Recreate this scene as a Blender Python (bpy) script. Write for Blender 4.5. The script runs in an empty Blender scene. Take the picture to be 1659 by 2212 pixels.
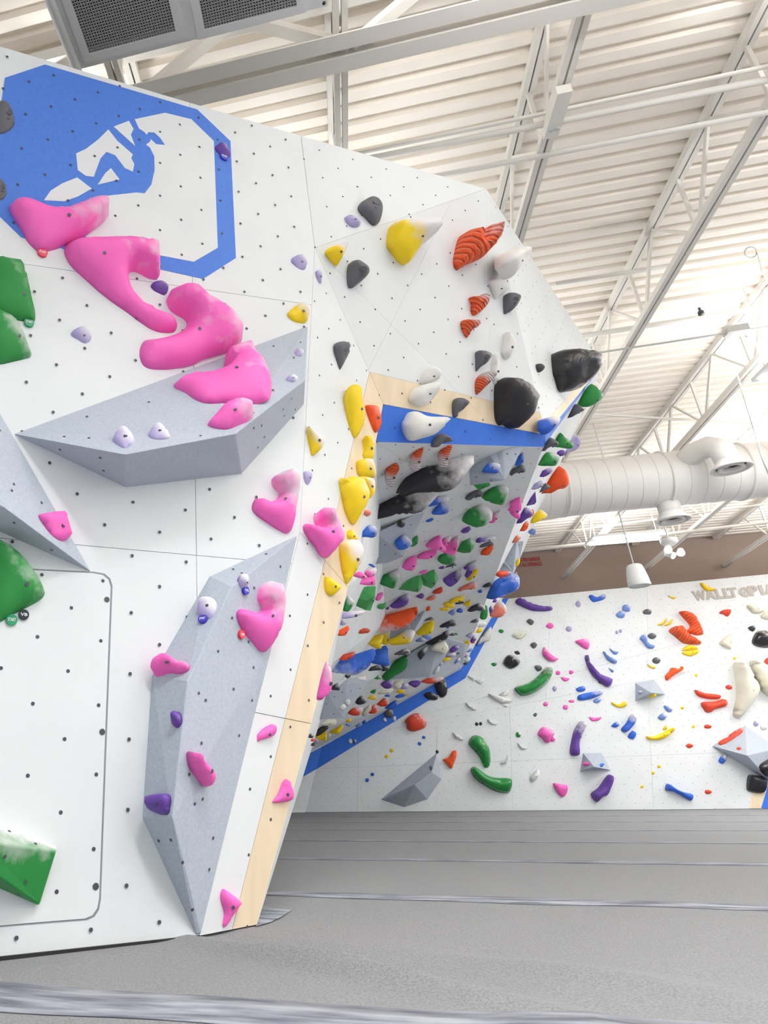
import bpy, bmesh, math, random
from mathutils import Vector as V, Matrix, geometry
from mathutils.bvhtree import BVHTree
random.seed(7)
scene = bpy.context.scene
COL = scene.collection
# ------------------------------------------------------------------ camera
FPX, PX, PY = 1475.0, 360.0, 1106.0          # focal length and optical centre (photo is an off-centre crop)
ROLL, H = 0.015, 0.45                        # horizon tilt, camera height above the mats
_n = math.hypot(1, ROLL)
R2 = (1 / _n, -ROLL / _n); U2 = (-ROLL / _n, -1 / _n)
_dist = -((1000 - PX) * U2[0] + (1700 - PY) * U2[1])
PITCH = math.atan(_dist / FPX)
def level(u, v):
    a = (u - PX) * R2[0] + (v - PY) * R2[1]; b = (u - PX) * U2[0] + (v - PY) * U2[1]
    return a, FPX * math.cos(PITCH) - b * math.sin(PITCH), FPX * math.sin(PITCH) + b * math.cos(PITCH)
_l = level(749, 1704); YAW = math.atan2(_l[0], _l[1])
CY, SY = math.cos(YAW), math.sin(YAW)
def ray(u, v):
    a, F, U = level(u, v)
    return V((a * CY - F * SY, a * SY + F * CY, U)) / FPX
O = V((0, 0, H))
Rv = V((CY, SY, 0)); Fv = V((-SY * math.cos(PITCH), CY * math.cos(PITCH), math.sin(PITCH))); Uv = Rv.cross(Fv)
camd = bpy.data.cameras.new('camera'); cam = bpy.data.objects.new('camera', camd); COL.objects.link(cam)
cx = Rv * R2[0] + Uv * U2[0]; cy = -(Rv * R2[1] + Uv * U2[1]); cz = -Fv
m = Matrix((cx, cy, cz)).transposed().to_4x4(); m.translation = O; cam.matrix_world = m
camd.sensor_fit = 'VERTICAL'; camd.sensor_height = 36; camd.sensor_width = 27
camd.lens = 36 * FPX / 2212; camd.shift_x = (829.5 - PX) / 2212; camd.clip_start = 0.05
scene.camera = cam
# ------------------------------------------------------------------ light
scene.view_settings.view_transform = 'Standard'; scene.view_settings.look = 'None'
scene.view_settings.gamma = 1; scene.view_settings.use_curve_mapping = False
scene.view_settings.exposure = 0.68
world = bpy.data.worlds.new('world'); scene.world = world; world.use_nodes = True
bg = world.node_tree.nodes['Background']; bg.inputs[0].default_value = (0.93, 0.97, 1.0, 1); bg.inputs[1].default_value = 0.62
LAMP_POWER, UP_POWER = 36.0, 118.0      # each hanging tube fixture: light sent down, and an added uplight that brightens the roof
# ------------------------------------------------------------------ helpers
def at_z(u, v, z): d = ray(u, v); return O + d * ((z - H) / d.z)
def at_Y(u, v, y): d = ray(u, v); return O + d * (y / d.y)
def on_plane(u, v, P, n, off=0.0):
    d = ray(u, v); return O + d * ((off - n.dot(O - P)) / n.dot(d))
def plane(P, Q, R):
    n = (Q - P).cross(R - P).normalized()
    if n.dot(O - P) < 0: n = -n
    return (P, n)
def link(o, parent=None):
    COL.objects.link(o)
    if parent is not None: o.parent = parent
    return o
def mesh_obj(name, verts, faces, mat, parent=None, smooth=False):
    me = bpy.data.meshes.new(name); me.from_pydata([tuple(v) for v in verts], [], faces); me.update()
    if mat: me.materials.append(mat)
    if smooth: me.polygons.foreach_set('use_smooth', [True] * len(me.polygons))
    return link(bpy.data.objects.new(name, me), parent)
def empty(name, loc=(0, 0, 0)):
    o = bpy.data.objects.new(name, None); o.empty_display_size = .1; COL.objects.link(o); o.location = loc; return o
def tag(o, label=None, cat=None, group=None, kind=None):
    if label: o['label'] = label
    if cat: o['category'] = cat
    if group: o['group'] = group
    if kind: o['kind'] = kind
    return o
def child(o, parent):
    """parent keeping world placement (parents here are only ever translated)"""
    o.parent = parent; o.matrix_parent_inverse = Matrix.Translation(-parent.location); return o
def recalc(me):
    bm = bmesh.new(); bm.from_mesh(me); bmesh.ops.recalc_face_normals(bm, faces=bm.faces); bm.to_mesh(me); bm.free()
def prism(name, poly, n, th, mat, parent=None, inset=0.0):
    """polygon slab, front face on the given points, th thick behind"""
    N = len(poly); pts = [p.copy() for p in poly]
    if inset:
        c = sum(pts, V()) / N; out = []
        for i in range(N):
            a, b, d = pts[i - 1], pts[i], pts[(i + 1) % N]
            e1 = (b - a).normalized(); e2 = (d - b).normalized()
            i1 = n.cross(e1); i2 = n.cross(e2)
            if i1.dot(c - b) < 0 and i2.dot(c - b) < 0: i1, i2 = -i1, -i2
            k = i1 + i2; L = k.length
            out.append(b + (k / L) * inset / max(.35, L / 2) if L > 1e-4 else b)
        pts = out
    vs = pts + [p - n * th for p in pts]
    fs = [tuple(range(N)), tuple(range(2 * N - 1, N - 1, -1))] + [(i, i + N, (i + 1) % N + N, (i + 1) % N) for i in range(N)]
    o = mesh_obj(name, vs, fs, mat, parent); recalc(o.data); return o
_unit = {}
def unit_box(mat):
    k = mat.name
    if k not in _unit:
        vs = [(x, y, z) for x in (-.5, .5) for y in (-.5, .5) for z in (-.5, .5)]
        fs = [(0, 1, 3, 2), (4, 6, 7, 5), (0, 4, 5, 1), (2, 3, 7, 6), (0, 2, 6, 4), (1, 5, 7, 3)]
        me = bpy.data.meshes.new('bar'); me.from_pydata(vs, [], fs); me.materials.append(mat); me.update(); _unit[k] = me
    return _unit[k]
def bar(name, p, q, w, h, mat, parent=None, up=V((0, 0, 1))):
    p, q = V(p), V(q); d = q - p; L = d.length; y = d / L
    x = y.cross(up)
    if x.length < 1e-3: x = y.cross(V((1, 0, 0)))
    x.normalize(); z = x.cross(y)
    o = bpy.data.objects.new(name, unit_box(mat))
    M = Matrix((x * w, y * L, z * h)).transposed().to_4x4(); M.translation = (p + q) / 2
    o.matrix_world = M; COL.objects.link(o)
    if parent is not None: child(o, parent)
    return o
def boxes_obj(name, bxs, mat, parent=None):
    vs, fs = [], []
    for (a, b) in bxs:
        k = len(vs)
        vs += [(x, y, z) for x in (a[0], b[0]) for y in (a[1], b[1]) for z in (a[2], b[2])]
        fs += [tuple(i + k for i in f) for f in [(0, 1, 3, 2), (4, 6, 7, 5), (0, 4, 5, 1), (2, 3, 7, 6), (0, 2, 6, 4), (1, 5, 7, 3)]]
    o = mesh_obj(name, vs, fs, mat)
    if parent is not None: child(o, parent)
    return o
def tube(name, pts, r, mat, parent=None, seg=8):
    pts = [V(p) for p in pts]; vs, fs = [], []
    for i, p in enumerate(pts):
        d = (pts[min(i + 1, len(pts) - 1)] - pts[max(i - 1, 0)]).normalized()
        a = d.cross(V((0, 0, 1)))
        if a.length < 1e-3: a = d.cross(V((1, 0, 0)))
        a.normalize(); b = d.cross(a)
        for k in range(seg):
            t = 2 * math.pi * k / seg; vs.append(p + a * r * math.cos(t) + b * r * math.sin(t))
    for i in range(len(pts) - 1):
        for k in range(seg):
            fs.append((i * seg + k, i * seg + (k + 1) % seg, (i + 1) * seg + (k + 1) % seg, (i + 1) * seg + k))
    fs += [tuple(range(seg - 1, -1, -1)), tuple((len(pts) - 1) * seg + k for k in range(seg))]
    o = mesh_obj(name, vs, fs, mat, None, True)
    if parent is not None: child(o, parent)
    return o
def lathe(name, prof, origin, axis, mat, parent=None, seg=24):
    axis = V(axis).normalized(); a = axis.cross(V((0, 0, 1)))
    if a.length < 1e-3: a = V((1, 0, 0))
    a.normalize(); b = axis.cross(a); vs, fs = [], []; origin = V(origin)
    for (r, t) in prof:
        for k in range(seg):
            g = 2 * math.pi * k / seg; vs.append(origin + axis * t + a * r * math.cos(g) + b * r * math.sin(g))
    for i in range(len(prof) - 1):
        for k in range(seg):
            fs.append((i * seg + k, i * seg + (k + 1) % seg, (i + 1) * seg + (k + 1) % seg, (i + 1) * seg + k))
    o = mesh_obj(name, vs, fs, mat, None, True); recalc(o.data)
    if parent is not None: child(o, parent)
    return o
def fill2d(pts, extra=()):
    """constrained triangulation of a closed outline plus inner points"""
    P = [V(p) for p in pts] + [V(p) for p in extra]; n = len(pts)
    vs, es, fs, ov, oe, of = geometry.delaunay_2d_cdt(P, [(i, (i + 1) % n) for i in range(n)], [list(range(n))], 1, 1e-5)
    return [v.copy() for v in vs], [tuple(f) for f in fs], ov
# ------------------------------------------------------------------ materials
def srgb(c): return tuple(((x / 255) / 12.92 if x / 255 <= .04045 else ((x / 255 + .055) / 1.055) ** 2.4) for x in c) + (1,)
def new_mat(name, col, rough=.6, metal=0.0):
    mt = bpy.data.materials.new(name); mt.use_nodes = True; b = mt.node_tree.nodes['Principled BSDF']
    b.inputs['Base Color'].default_value = col; b.inputs['Roughness'].default_value = rough; b.inputs['Metallic'].default_value = metal
    return mt
def noisy(name, c1, c2, scale, rough=.7, stretch=(1, 1, 1), bump=0.0, detail=4, lo=.3, hi=.7, bscale=None):
    mt = new_mat(name, c1, rough); nt = mt.node_tree; b = nt.nodes['Principled BSDF']
    tc = nt.nodes.new('ShaderNodeTexCoord'); mp = nt.nodes.new('ShaderNodeMapping'); mp.inputs['Scale'].default_value = stretch
    nz = nt.nodes.new('ShaderNodeTexNoise'); nz.inputs['Scale'].default_value = scale; nz.inputs['Detail'].default_value = detail
    rp = nt.nodes.new('ShaderNodeValToRGB'); rp.color_ramp.elements[0].position = lo; rp.color_ramp.elements[1].position = hi
    rp.color_ramp.elements[0].color = c1; rp.color_ramp.elements[1].color = c2
    L = nt.links.new
    L(tc.outputs['Object'], mp.inputs['Vector']); L(mp.outputs[0], nz.inputs['Vector']); L(nz.outputs['Fac'], rp.inputs['Fac']); L(rp.outputs[0], b.inputs['Base Color'])
    if bump:
        bp = nt.nodes.new('ShaderNodeBump'); bp.inputs['Strength'].default_value = bump; bp.inputs['Distance'].default_value = .01
        src = nz
        if bscale:
            src = nt.nodes.new('ShaderNodeTexNoise'); src.inputs['Scale'].default_value = bscale; L(tc.outputs['Object'], src.inputs['Vector'])
        L(src.outputs['Fac'], bp.inputs['Height']); L(bp.outputs[0], b.inputs['Normal'])
    return mt
def emit(name, col, s):
    mt = new_mat(name, col); b = mt.node_tree.nodes['Principled BSDF']
    b.inputs['Emission Color'].default_value = col; b.inputs['Emission Strength'].default_value = s; return mt
M_WALL = noisy('wall_paint', srgb((224, 227, 228)), srgb((229, 232, 233)), 3, .65, bump=.05, bscale=220)
M_WOOD = noisy('bare_plywood', srgb((226, 205, 172)), srgb((237, 219, 190)), 2.2, .6, (6, 6, .6), detail=6)
M_BLUE = noisy('blue_paint', srgb((44, 108, 214)), srgb((52, 116, 222)), 9, .6)
M_MURAL = noisy('mural_blue', srgb((72, 122, 216)), srgb((80, 130, 222)), 60, .65)
M_VOL = noisy('volume_grit', srgb((172, 180, 192)), srgb((184, 192, 203)), 90, .75, bump=.1)
M_DARK = new_mat('dark_backing', (.05, .05, .055, 1), .9)
M_HOLE = new_mat('hole_dark', (.07, .07, .085, 1), .6)
M_BOLT = new_mat('bolt_steel', (.08, .08, .09, 1), .4, .3)
M_CARPET = noisy('mat_carpet', srgb((122, 122, 124)), srgb((149, 149, 151)), 170, .95, detail=6, lo=.32, hi=.68, bump=.3)
M_STRIP = noisy('marbled_strip', srgb((104, 106, 118)), srgb((172, 174, 182)), 5, .85, (.8, 5, 1), detail=6, lo=.36, hi=.66)
M_DECK = noisy('roof_paint', srgb((243, 234, 222)), srgb((247, 239, 228)), 2, .7)
M_STEEL = new_mat('steel_paint', srgb((226, 221, 213)), .55)
M_DUCT = new_mat('duct_paint', srgb((232, 229, 225)), .5)
M_SEAM = new_mat('duct_seam', srgb((205, 203, 199)), .5)
M_DSEAM = new_mat('duct_rib', srgb((222, 219, 215)), .5)
M_BROWN = noisy('brown_wall', srgb((150, 131, 120)), srgb((157, 138, 127)), 40, .8)
M_RED = new_mat('red_lettering', srgb((178, 40, 45)), .6)
M_LET = new_mat('grey_lettering', srgb((182, 174, 166)), .6)
M_WHITE = new_mat('white_metal', srgb((235, 235, 233)), .5)
M_GRILLE = new_mat('grille_bars', srgb((196, 196, 196)), .5)
M_PLEN = new_mat('plenum_dark', (.10, .10, .11, 1), .9)
M_TUBE = emit('lamp_tube', (1, .97, 1, 1), 5)
M_SPOT = emit('spot_lens', (1, .98, 1, 1), 6)
M_BLACK = new_mat('gap_shadow', (.02, .02, .02, 1), .8)  # shade colour of the dark lines at the wall feet
COLS = dict(pink=(252, 106, 194), green=(38, 140, 62), lgreen=(70, 160, 85), yellow=(250, 214, 14), purple=(104, 66, 160), lav=(178, 168, 212), orange=(248, 88, 28),
            red=(222, 70, 42), salmon=(232, 128, 108), blue=(48, 104, 212), sky=(122, 152, 222), grey=(98, 98, 104), dark=(58, 56, 62),
            black=(38, 36, 40), white=(232, 231, 227), cream=(228, 224, 206))
_hm = {}
def hold_mat(col, gloss, ribbed=False):
    k = (col, gloss, ribbed)
    if k in _hm: return _hm[k]
    mt = new_mat('hold_' + col + ('_gloss' if gloss else ''), srgb(COLS[col]), .16 if gloss else .55); nt = mt.node_tree; b = nt.nodes['Principled BSDF']; L = nt.links.new
    at = nt.nodes.new('ShaderNodeAttribute'); at.attribute_name = 'chalk_light'
    nz = nt.nodes.new('ShaderNodeTexNoise'); nz.inputs['Scale'].default_value = 14; nz.inputs['Detail'].default_value = 5
    tc = nt.nodes.new('ShaderNodeTexCoord'); L(tc.outputs['Object'], nz.inputs['Vector'])
    ad = nt.nodes.new('ShaderNodeMath'); ad.operation = 'MULTIPLY_ADD'; ad.inputs[1].default_value = .8; ad.inputs[2].default_value = -.4; L(nz.outputs['Fac'], ad.inputs[0])
    sm = nt.nodes.new('ShaderNodeMath'); sm.operation = 'ADD'; L(at.outputs['Fac'], sm.inputs[0]); L(ad.outputs[0], sm.inputs[1])
    rp = nt.nodes.new('ShaderNodeValToRGB'); rp.color_ramp.elements[0].position = .34; rp.color_ramp.elements[1].position = .80; L(sm.outputs[0], rp.inputs['Fac'])
    mx = nt.nodes.new('ShaderNodeMixRGB'); L(rp.outputs[0], mx.inputs['Fac']); mx.inputs['Color1'].default_value = srgb(COLS[col]); mx.inputs['Color2'].default_value = srgb((228, 224, 226))
    out = mx.outputs[0]
    if ribbed:
        ra = nt.nodes.new('ShaderNodeAttribute'); ra.attribute_name = 'rib'
        nd = nt.nodes.new('ShaderNodeMath'); nd.operation = 'MULTIPLY_ADD'; nd.inputs[1].default_value = 2.2; L(nz.outputs['Fac'], nd.inputs[0]); L(ra.outputs['Fac'], nd.inputs[2])
        sn = nt.nodes.new('ShaderNodeMath'); sn.operation = 'SINE'; L(nd.outputs[0], sn.inputs[0])
        r2 = nt.nodes.new('ShaderNodeValToRGB'); r2.color_ramp.elements[0].position = .55; r2.color_ramp.elements[1].position = .95; r2.color_ramp.elements[1].color = (.5, .5, .5, 1); L(sn.outputs[0], r2.inputs['Fac'])
        m2 = nt.nodes.new('ShaderNodeMixRGB'); L(r2.outputs[0], m2.inputs['Fac']); L(out, m2.inputs['Color1']); m2.inputs['Color2'].default_value = srgb((240, 150, 120)); out = m2.outputs[0]
    L(out, b.inputs['Base Color'])
    bp = nt.nodes.new('ShaderNodeBump'); n2 = nt.nodes.new('ShaderNodeTexNoise'); n2.inputs['Scale'].default_value = 160; L(tc.outputs['Object'], n2.inputs['Vector'])
    bp.inputs['Strength'].default_value = 0 if gloss else .12; bp.inputs['Distance'].default_value = .004; L(n2.outputs['Fac'], bp.inputs['Height']); L(bp.outputs[0], b.inputs['Normal'])
    if ribbed:
        b2 = nt.nodes.new('ShaderNodeBump'); b2.inputs['Strength'].default_value = .8; b2.inputs['Distance'].default_value = .012; L(sn.outputs[0], b2.inputs['Height']); L(bp.outputs[0], b2.inputs['Normal']); L(b2.outputs[0], b.inputs['Normal'])
    _hm[k] = mt; return mt
# ------------------------------------------------------------------ climbing wall geometry (metres; z = 0 is the mat surface)
A0 = at_z(0, 2068, 0); A1 = at_z(430, 2022, 0)
nA = (A1 - A0).cross(V((0, 0, 1))).normalized()
if nA.dot(O - A0) < 0: nA = -nA
PA = (A0, nA); dA = (A1 - A0).normalized()
onA = lambda u, v, o=0.0: on_plane(u, v, A0, nA, o)
a2 = onA(648, 1150); a3 = onA(680, 535); a4 = onA(650, 293); a5 = onA(0, 100)
aL0 = A0 - dA * 1.6; aL1 = a5 + (a5 - a4) * .9
w1 = at_z(555, 1998, 0); PB1 = plane(A1, a2, w1); w2 = on_plane(752, 1268, *PB1)
PB2 = plane(a2, a3, w2); L1 = on_plane(828, 873, *PB2)
d1 = at_z(1050, 408, 4.17); r1 = at_z(1301, 789, 4.28)
f2 = at_Y(1173, 966, 4.62); L2 = at_Y(1179, 939, 4.60); f1 = at_Y(813, 955, 3.699)
YW = 16.0
PW = (V((0, YW, 0)), V((0, -1, 0)))
onW = lambda u, v, o=0.0: on_plane(u, v, PW[0], PW[1], o)
P0 = onW(655, 1632); P1 = onW(995, 1446); P2 = onW(1086, 1294)
kz = lambda z: P0 + (P0 - P1) * ((P0.z - z) / (P1.z - P0.z))
P00, Pa, Pb = kz(0), kz(1.25), kz(2.05)
# lip point on the straight lip where the diagonal fold of the prow ends
def near_line(u, v, p, q):
    d = ray(u, v); e = q - p; w = p - O; a, b, c = e.dot(e), e.dot(d), d.dot(d)
    s = (b * d.dot(w) - c * e.dot(w)) / (a * c - b * b); return p + e * s
el = near_line(1060, 916, L1, L2)
SURF = {}
def add_surf(key, polys):
    SURF.setdefault(key, []).extend(polys)
def split(poly, P, n):
    """split a convex polygon by a plane"""
    a, b = [], []
    for i in range(len(poly)):
        p, q = poly[i], poly[(i + 1) % len(poly)]; s, t = n.dot(p - P), n.dot(q - P)
        if s >= -1e-6: a.append(p)
        if s <= 1e-6: b.append(p)
        if (s > 1e-6 and t < -1e-6) or (s < -1e-6 and t > 1e-6):
            x = p + (q - p) * (s / (s - t)); a.append(x); b.append(x)
    return [k for k in (a, b) if len(k) >= 3]
def seam_plane(s):
    (u1, v1), (u2, v2) = s; return O, ray(u1, v1).cross(ray(u2, v2)).normalized()
def facet(key, poly, parent, seams=(), wood=None, mat=None, th=.02, grid=True, goff=(0, 0), inset=.0012, nh=None):
    n = plane(poly[0], poly[1], poly[2])[1]
    if nh is not None and n.dot(nh) < 0: n = -n
    pieces = [poly]
    for s in list(seams) + ([wood[:2]] if wood else []):
        P, k = seam_plane(s); pieces = [x for p in pieces for x in split(p, P, k)]
    for p in pieces:
        c = sum(p, V()) / len(p); mm = mat or M_WALL
        if wood:
            P, k = seam_plane(wood[:2]); side = k.dot(c - O) * k.dot(ray(*wood[2]))
            if side > 0: mm = M_WOOD
        prism('panel', p, n, th, mm, parent, inset=inset)
    prism('panel_backing', [q - n * (th + .004) for q in poly], n, .01, M_DARK, parent)  # dark sheet added to stop light leaking through the panel seams
    add_surf(key, [poly])
    if grid: tnuts(poly, n, parent, goff)
def tnuts(poly, n, parent, off=(0, 0), du=.118, dv=.229, r=.0062):
    x = V((0, 0, 1)).cross(n)
    x = x.normalized() if x.length > .05 else V((1, 0, 0))
    y = n.cross(x); o = poly[0]
    P2d = [((p - o).dot(x), (p - o).dot(y)) for p in poly]
    u0, u1 = min(p[0] for p in P2d), max(p[0] for p in P2d); v0, v1 = min(p[1] for p in P2d), max(p[1] for p in P2d)
    def inside(u, v):
        c = False
        for i in range(len(P2d)):
            (a, b), (e, f) = P2d[i - 1], P2d[i]
            if (b > v) != (f > v) and u < (e - a) * (v - b) / (f - b) + a: c = not c
        return c
    vs, fs = [], []; i = math.floor(u0 / du)
    while i * du < u1:
        u = i * du + off[0]; j = math.floor(v0 / dv) - 1
        while j * dv < v1 + dv:
            v = j * dv + off[1] + (.5 * dv if i % 2 else 0)
            uu, vv = u + random.uniform(-.004, .004), v + random.uniform(-.004, .004)
            if inside(uu, vv):
                c = o + x * uu + y * vv + n * .0012; k = len(vs)
                vs += [c + x * r * math.cos(t * math.pi / 3) + y * r * math.sin(t * math.pi / 3) for t in range(6)]
                fs.append(tuple(range(k, k + 6)))
            j += 1
        i += 1
    if vs: tag(mesh_obj('bolt_holes', vs, fs, M_HOLE, parent), kind='stuff')
def floor_z(x, y):
    s = .006 * math.sin(1.7 * x + .9 * y + .6) * math.sin(2.3 * y - .8 * x) + .006 * math.sin(5.1 * x - 6.3 * y) * math.sin(2.7 * y + 3.1 * x)
    s += .05 * math.exp(-((y - 2.19 + .66 * x) / .06) ** 2) * math.exp(-((x + .1) / .40) ** 2) - .016 * math.exp(-((y - 2.34 + .66 * x) / .09) ** 2) * math.exp(-((x + .1) / .42) ** 2)
    s += .02 * math.exp(-((y - 2.58 + .6 * x) / .08) ** 2) * math.exp(-((x - .5) / .35) ** 2)
    fade = min(1, max(0, (4.2 - y) / 1.5)) if y > 2.7 else 1
    return s * fade - .005

# ------------------------------------------------------------------ floor
def grid_mesh(xs, ys, f):
    vs = [(x, y, f(x, y)) for y in ys for x in xs]; n = len(xs)
    return vs, [(j * n + i, j * n + i + 1, (j + 1) * n + i + 1, (j + 1) * n + i) for j in range(len(ys) - 1) for i in range(n - 1)]
lin = lambda a, b, n: [a + (b - a) * i / (n - 1) for i in range(n)]
xs = lin(-12, -2, 9)[:-1] + lin(-2, 4, 121) + lin(4, 22, 13)[1:]
ys = lin(-6, .8, 9)[:-1] + lin(.8, 5, 150) + lin(5, 17, 15)[1:]
vs, fs = grid_mesh(xs, ys, floor_z)
tag(mesh_obj('floor', vs, fs, M_CARPET, None, True), 'grey carpet-topped bouldering mats covering the whole floor', 'floor', kind='structure')
def strip(y0, w, slope, x0, x1, nm, lab):
    X = lin(x0, x1, int((x1 - x0) / .1)); vs, fs = [], []; n = len(X)
    wob = lambda x: .010 * math.sin(3.1 * x + y0) + .006 * math.sin(7.7 * x)
    for dz, k in ((.003, 0), (.003, 1)):
        for x in X:
            y = y0 + slope * x + (w if k else 0) + wob(x + k); vs.append((x, y, floor_z(x, y) + dz))
    for i in range(n - 1): fs.append((i, i + 1, n + i + 1, n + i))
    o = mesh_obj(nm, vs, fs, M_STRIP, None, True)
    sd = o.modifiers.new('thickness', 'SOLIDIFY'); sd.thickness = .002; sd.offset = -1
    return tag(o, lab, 'floor strip', 'joint strips between the mats')
strip(1.72, .20, -.02, -3, 4, 'mat_strip', 'wide marbled grey joint strip nearest the camera')
ords = ['second', 'third', 'fourth', 'fifth', 'sixth', 'seventh']
for i, y in enumerate((3.58, 5.40, 7.25, 9.15, 11.2, 13.4)):
    strip(y, (.16, .15, .15, .16, .2, .2)[i], -.075, (-.62, -.75, -1.0, -1.3, -1.55, -1.9)[i], 14, 'mat_strip', 'marbled grey joint strip across the mats, %s counted from the camera' % ords[i])
tp = [at_z(553, 2001, 0), at_z(585, 1990, 0), at_z(612, 1976, 0), at_z(630, 1964, 0), at_z(595, 1962, 0), at_z(566, 1958, 0)]
gx = [(x * .035 - .6, y * .035 + 2.6) for x in range(16) for y in range(24)]
def in2(x, y, P):
    c = False
    for i in range(len(P)):
        a, b = P[i - 1], P[i]
        if (a.y > y) != (b.y > y) and x < (b.x - a.x) * (y - a.y) / (b.y - a.y) + a.x: c = not c
    return c
v2, f2_, _ = fill2d([(p.x, p.y) for p in tp], [g for g in gx if in2(g[0], g[1], tp)])
o = mesh_obj('mat_strip', [(v.x, v.y, floor_z(v.x, v.y) + .004) for v in v2], f2_, M_STRIP, None, True)
tag(o, 'small pointed marbled strip end beside the plywood wall edge', 'floor strip', 'joint strips between the mats')

# ------------------------------------------------------------------ left wall
WL = empty('wall_left', A0); tag(WL, 'tall white climbing wall with a blue climber mural at left', 'wall', kind='structure')
WL.location = (0, 0, 0)
facet('A', [aL0, A1, a2, a3, a4, aL1], WL, grid=False, seams=[((410, 222), (425, 1245)), ((168, 1177), (520, 1208)), ((-20, 560), (650, 655))])
tnA = []
nn, vs, fs = 0, [], []
for i in range(-14, 12):
    for j in range(-1, 20):
        s = .562 + .118 * i; z = .045 + .229 * j + (.1145 if (i % 2) else 0) + .012 * s
        if z < .02 or z > 4.15: continue
        p = A0 + dA * (s + (z - 3.8) * .012) + V((0, 0, z)); q = None
        # keep clear of the wall's right and top edges
        e = (a2 if z < a2.z else a3); b = (A1 if z < a2.z else a2)
        smax = (b - A0).dot(dA) + ((e - A0).dot(dA) - (b - A0).dot(dA)) * min(1, (z - b.z) / (e.z - b.z))
        if s > smax - .03 or z > a5.z + (a4.z - a5.z) * ((s + .3) / 1.86) - .03: continue
        k = len(vs); c = p + nA * .0045
        vs += [c + dA * .007 * math.cos(t * math.pi / 4) + V((0, 0, .007 * math.sin(t * math.pi / 4))) for t in range(8)]; fs.append(tuple(range(k, k + 8)))
tag(mesh_obj('bolt_holes', vs, fs, M_HOLE, WL), kind='stuff')
facet('B', [A1, w1, w2, a2], WL, seams=[((556, 1540), (672, 1563))], wood=((500, 2013), (700, 1218), (640, 1700)))
facet('B', [a2, w2, L1, a3], WL, wood=((700, 1218), (798, 805), (800, 950)))
facet('D', [a3, d1, a4], WL)
# access hatch in the lower left, rounded corners, standing a few millimetres proud
def poly_plate(name, px, off, th, mat, parent, key=PA):
    pts3 = [on_plane(u, v, key[0], key[1], off) for u, v in px]
    x = (pts3[1] - pts3[0]).normalized(); y = key[1].cross(x); o = pts3[0]
    v2, f2_, _ = fill2d([((p - o).dot(x), (p - o).dot(y)) for p in pts3])
    top = [o + x * v.x + y * v.y for v in v2]; n = len(top)
    vs = top + [p - key[1] * th for p in top]; N = len(px)
    fs = [f for f in f2_]
    ring = list(range(N))
    fs += [(ring[i], ring[(i + 1) % N], ring[(i + 1) % N] + n, ring[i] + n) for i in range(N)]
    ob = mesh_obj(name, vs, fs, mat, parent); recalc(ob.data); return ob
hatch = [(-160, 1219), (60, 1231), (200, 1238), (222, 1242), (234, 1252), (239, 1268), (237, 1320), (225, 1640), (214, 1940), (210, 1962), (200, 1977), (184, 1984), (60, 1994), (-160, 2013)]
out = [(u + (4 if u > 150 else 0), v + (-3 if v < 1300 else (3 if v > 1900 else 0))) for u, v in hatch]
poly_plate('hatch_gap', [(u, v) for u, v in out], .0016, .004, new_mat('groove_grey', srgb((140, 144, 150)), .8), WL)
poly_plate('hatch_panel', hatch, .0035, .004, M_WALL, WL)
for u, v in ((231, 1295), (221, 1581), (207, 1915)):
    c = onA(u, v, .005); vs = [c + dA * .011 * math.cos(t * math.pi / 5) + V((0, 0, .011 * math.sin(t * math.pi / 5))) for t in range(10)]
    mesh_obj('hatch_screw', vs, [tuple(range(10))], M_BOLT, WL)
# mural
s1 = lambda pts, ox=0, oy=0, s=.42195: [(ox + x * s, oy + y * s) for x, y in pts]
poly_plate('mural_field', s1([(25, 398), (230, 330), (1010, 560), (1180, 722), (1208, 1320), (1040, 1427), (820, 1378), (330, 1275), (110, 1215), (-60, 1050), (-60, 600), (6, 530)]), .0018, .002, M_MURAL, WL)
poly_plate('mural_ground', s1([(690, 610), (845, 577), (980, 610), (1095, 722), (1115, 1268), (992, 1340), (820, 1307), (560, 1240), (300, 1180), (235, 1062), (300, 1077), (440, 1045), (520, 1005), (700, 985), (740, 990), (775, 945), (792, 870), (790, 800), (768, 755), (748, 740), (768, 725), (772, 712), (800, 738), (845, 742), (820, 705), (790, 678), (760, 676), (752, 690), (735, 672), (712, 658)]), .0028, .002, M_WALL, WL)
for p in ([(582, 648), (660, 618), (684, 660), (670, 690), (692, 747), (640, 700)],
          [(390, 785), (440, 762), (505, 712), (555, 662), (600, 720), (680, 790), (672, 810), (688, 840), (680, 878), (640, 860), (590, 795), (545, 777), (515, 810), (480, 905), (440, 900), (398, 870)],
          [(500, 945), (540, 885), (568, 860), (612, 918)],
          [(225, 1025), (260, 975), (320, 938), (395, 908), (470, 965), (400, 1005), (330, 1030)]):
    poly_plate('mural_ground', s1(p), .0028, .002, M_WALL, WL)
# black bar painting in the shadow line where the wall meets the mats
bar('base_shadow', aL0 + nA * .004 + V((0, 0, -.003)), A1 + nA * .004 + V((0, 0, -.003)), .012, .012, M_BLACK, WL)

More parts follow.
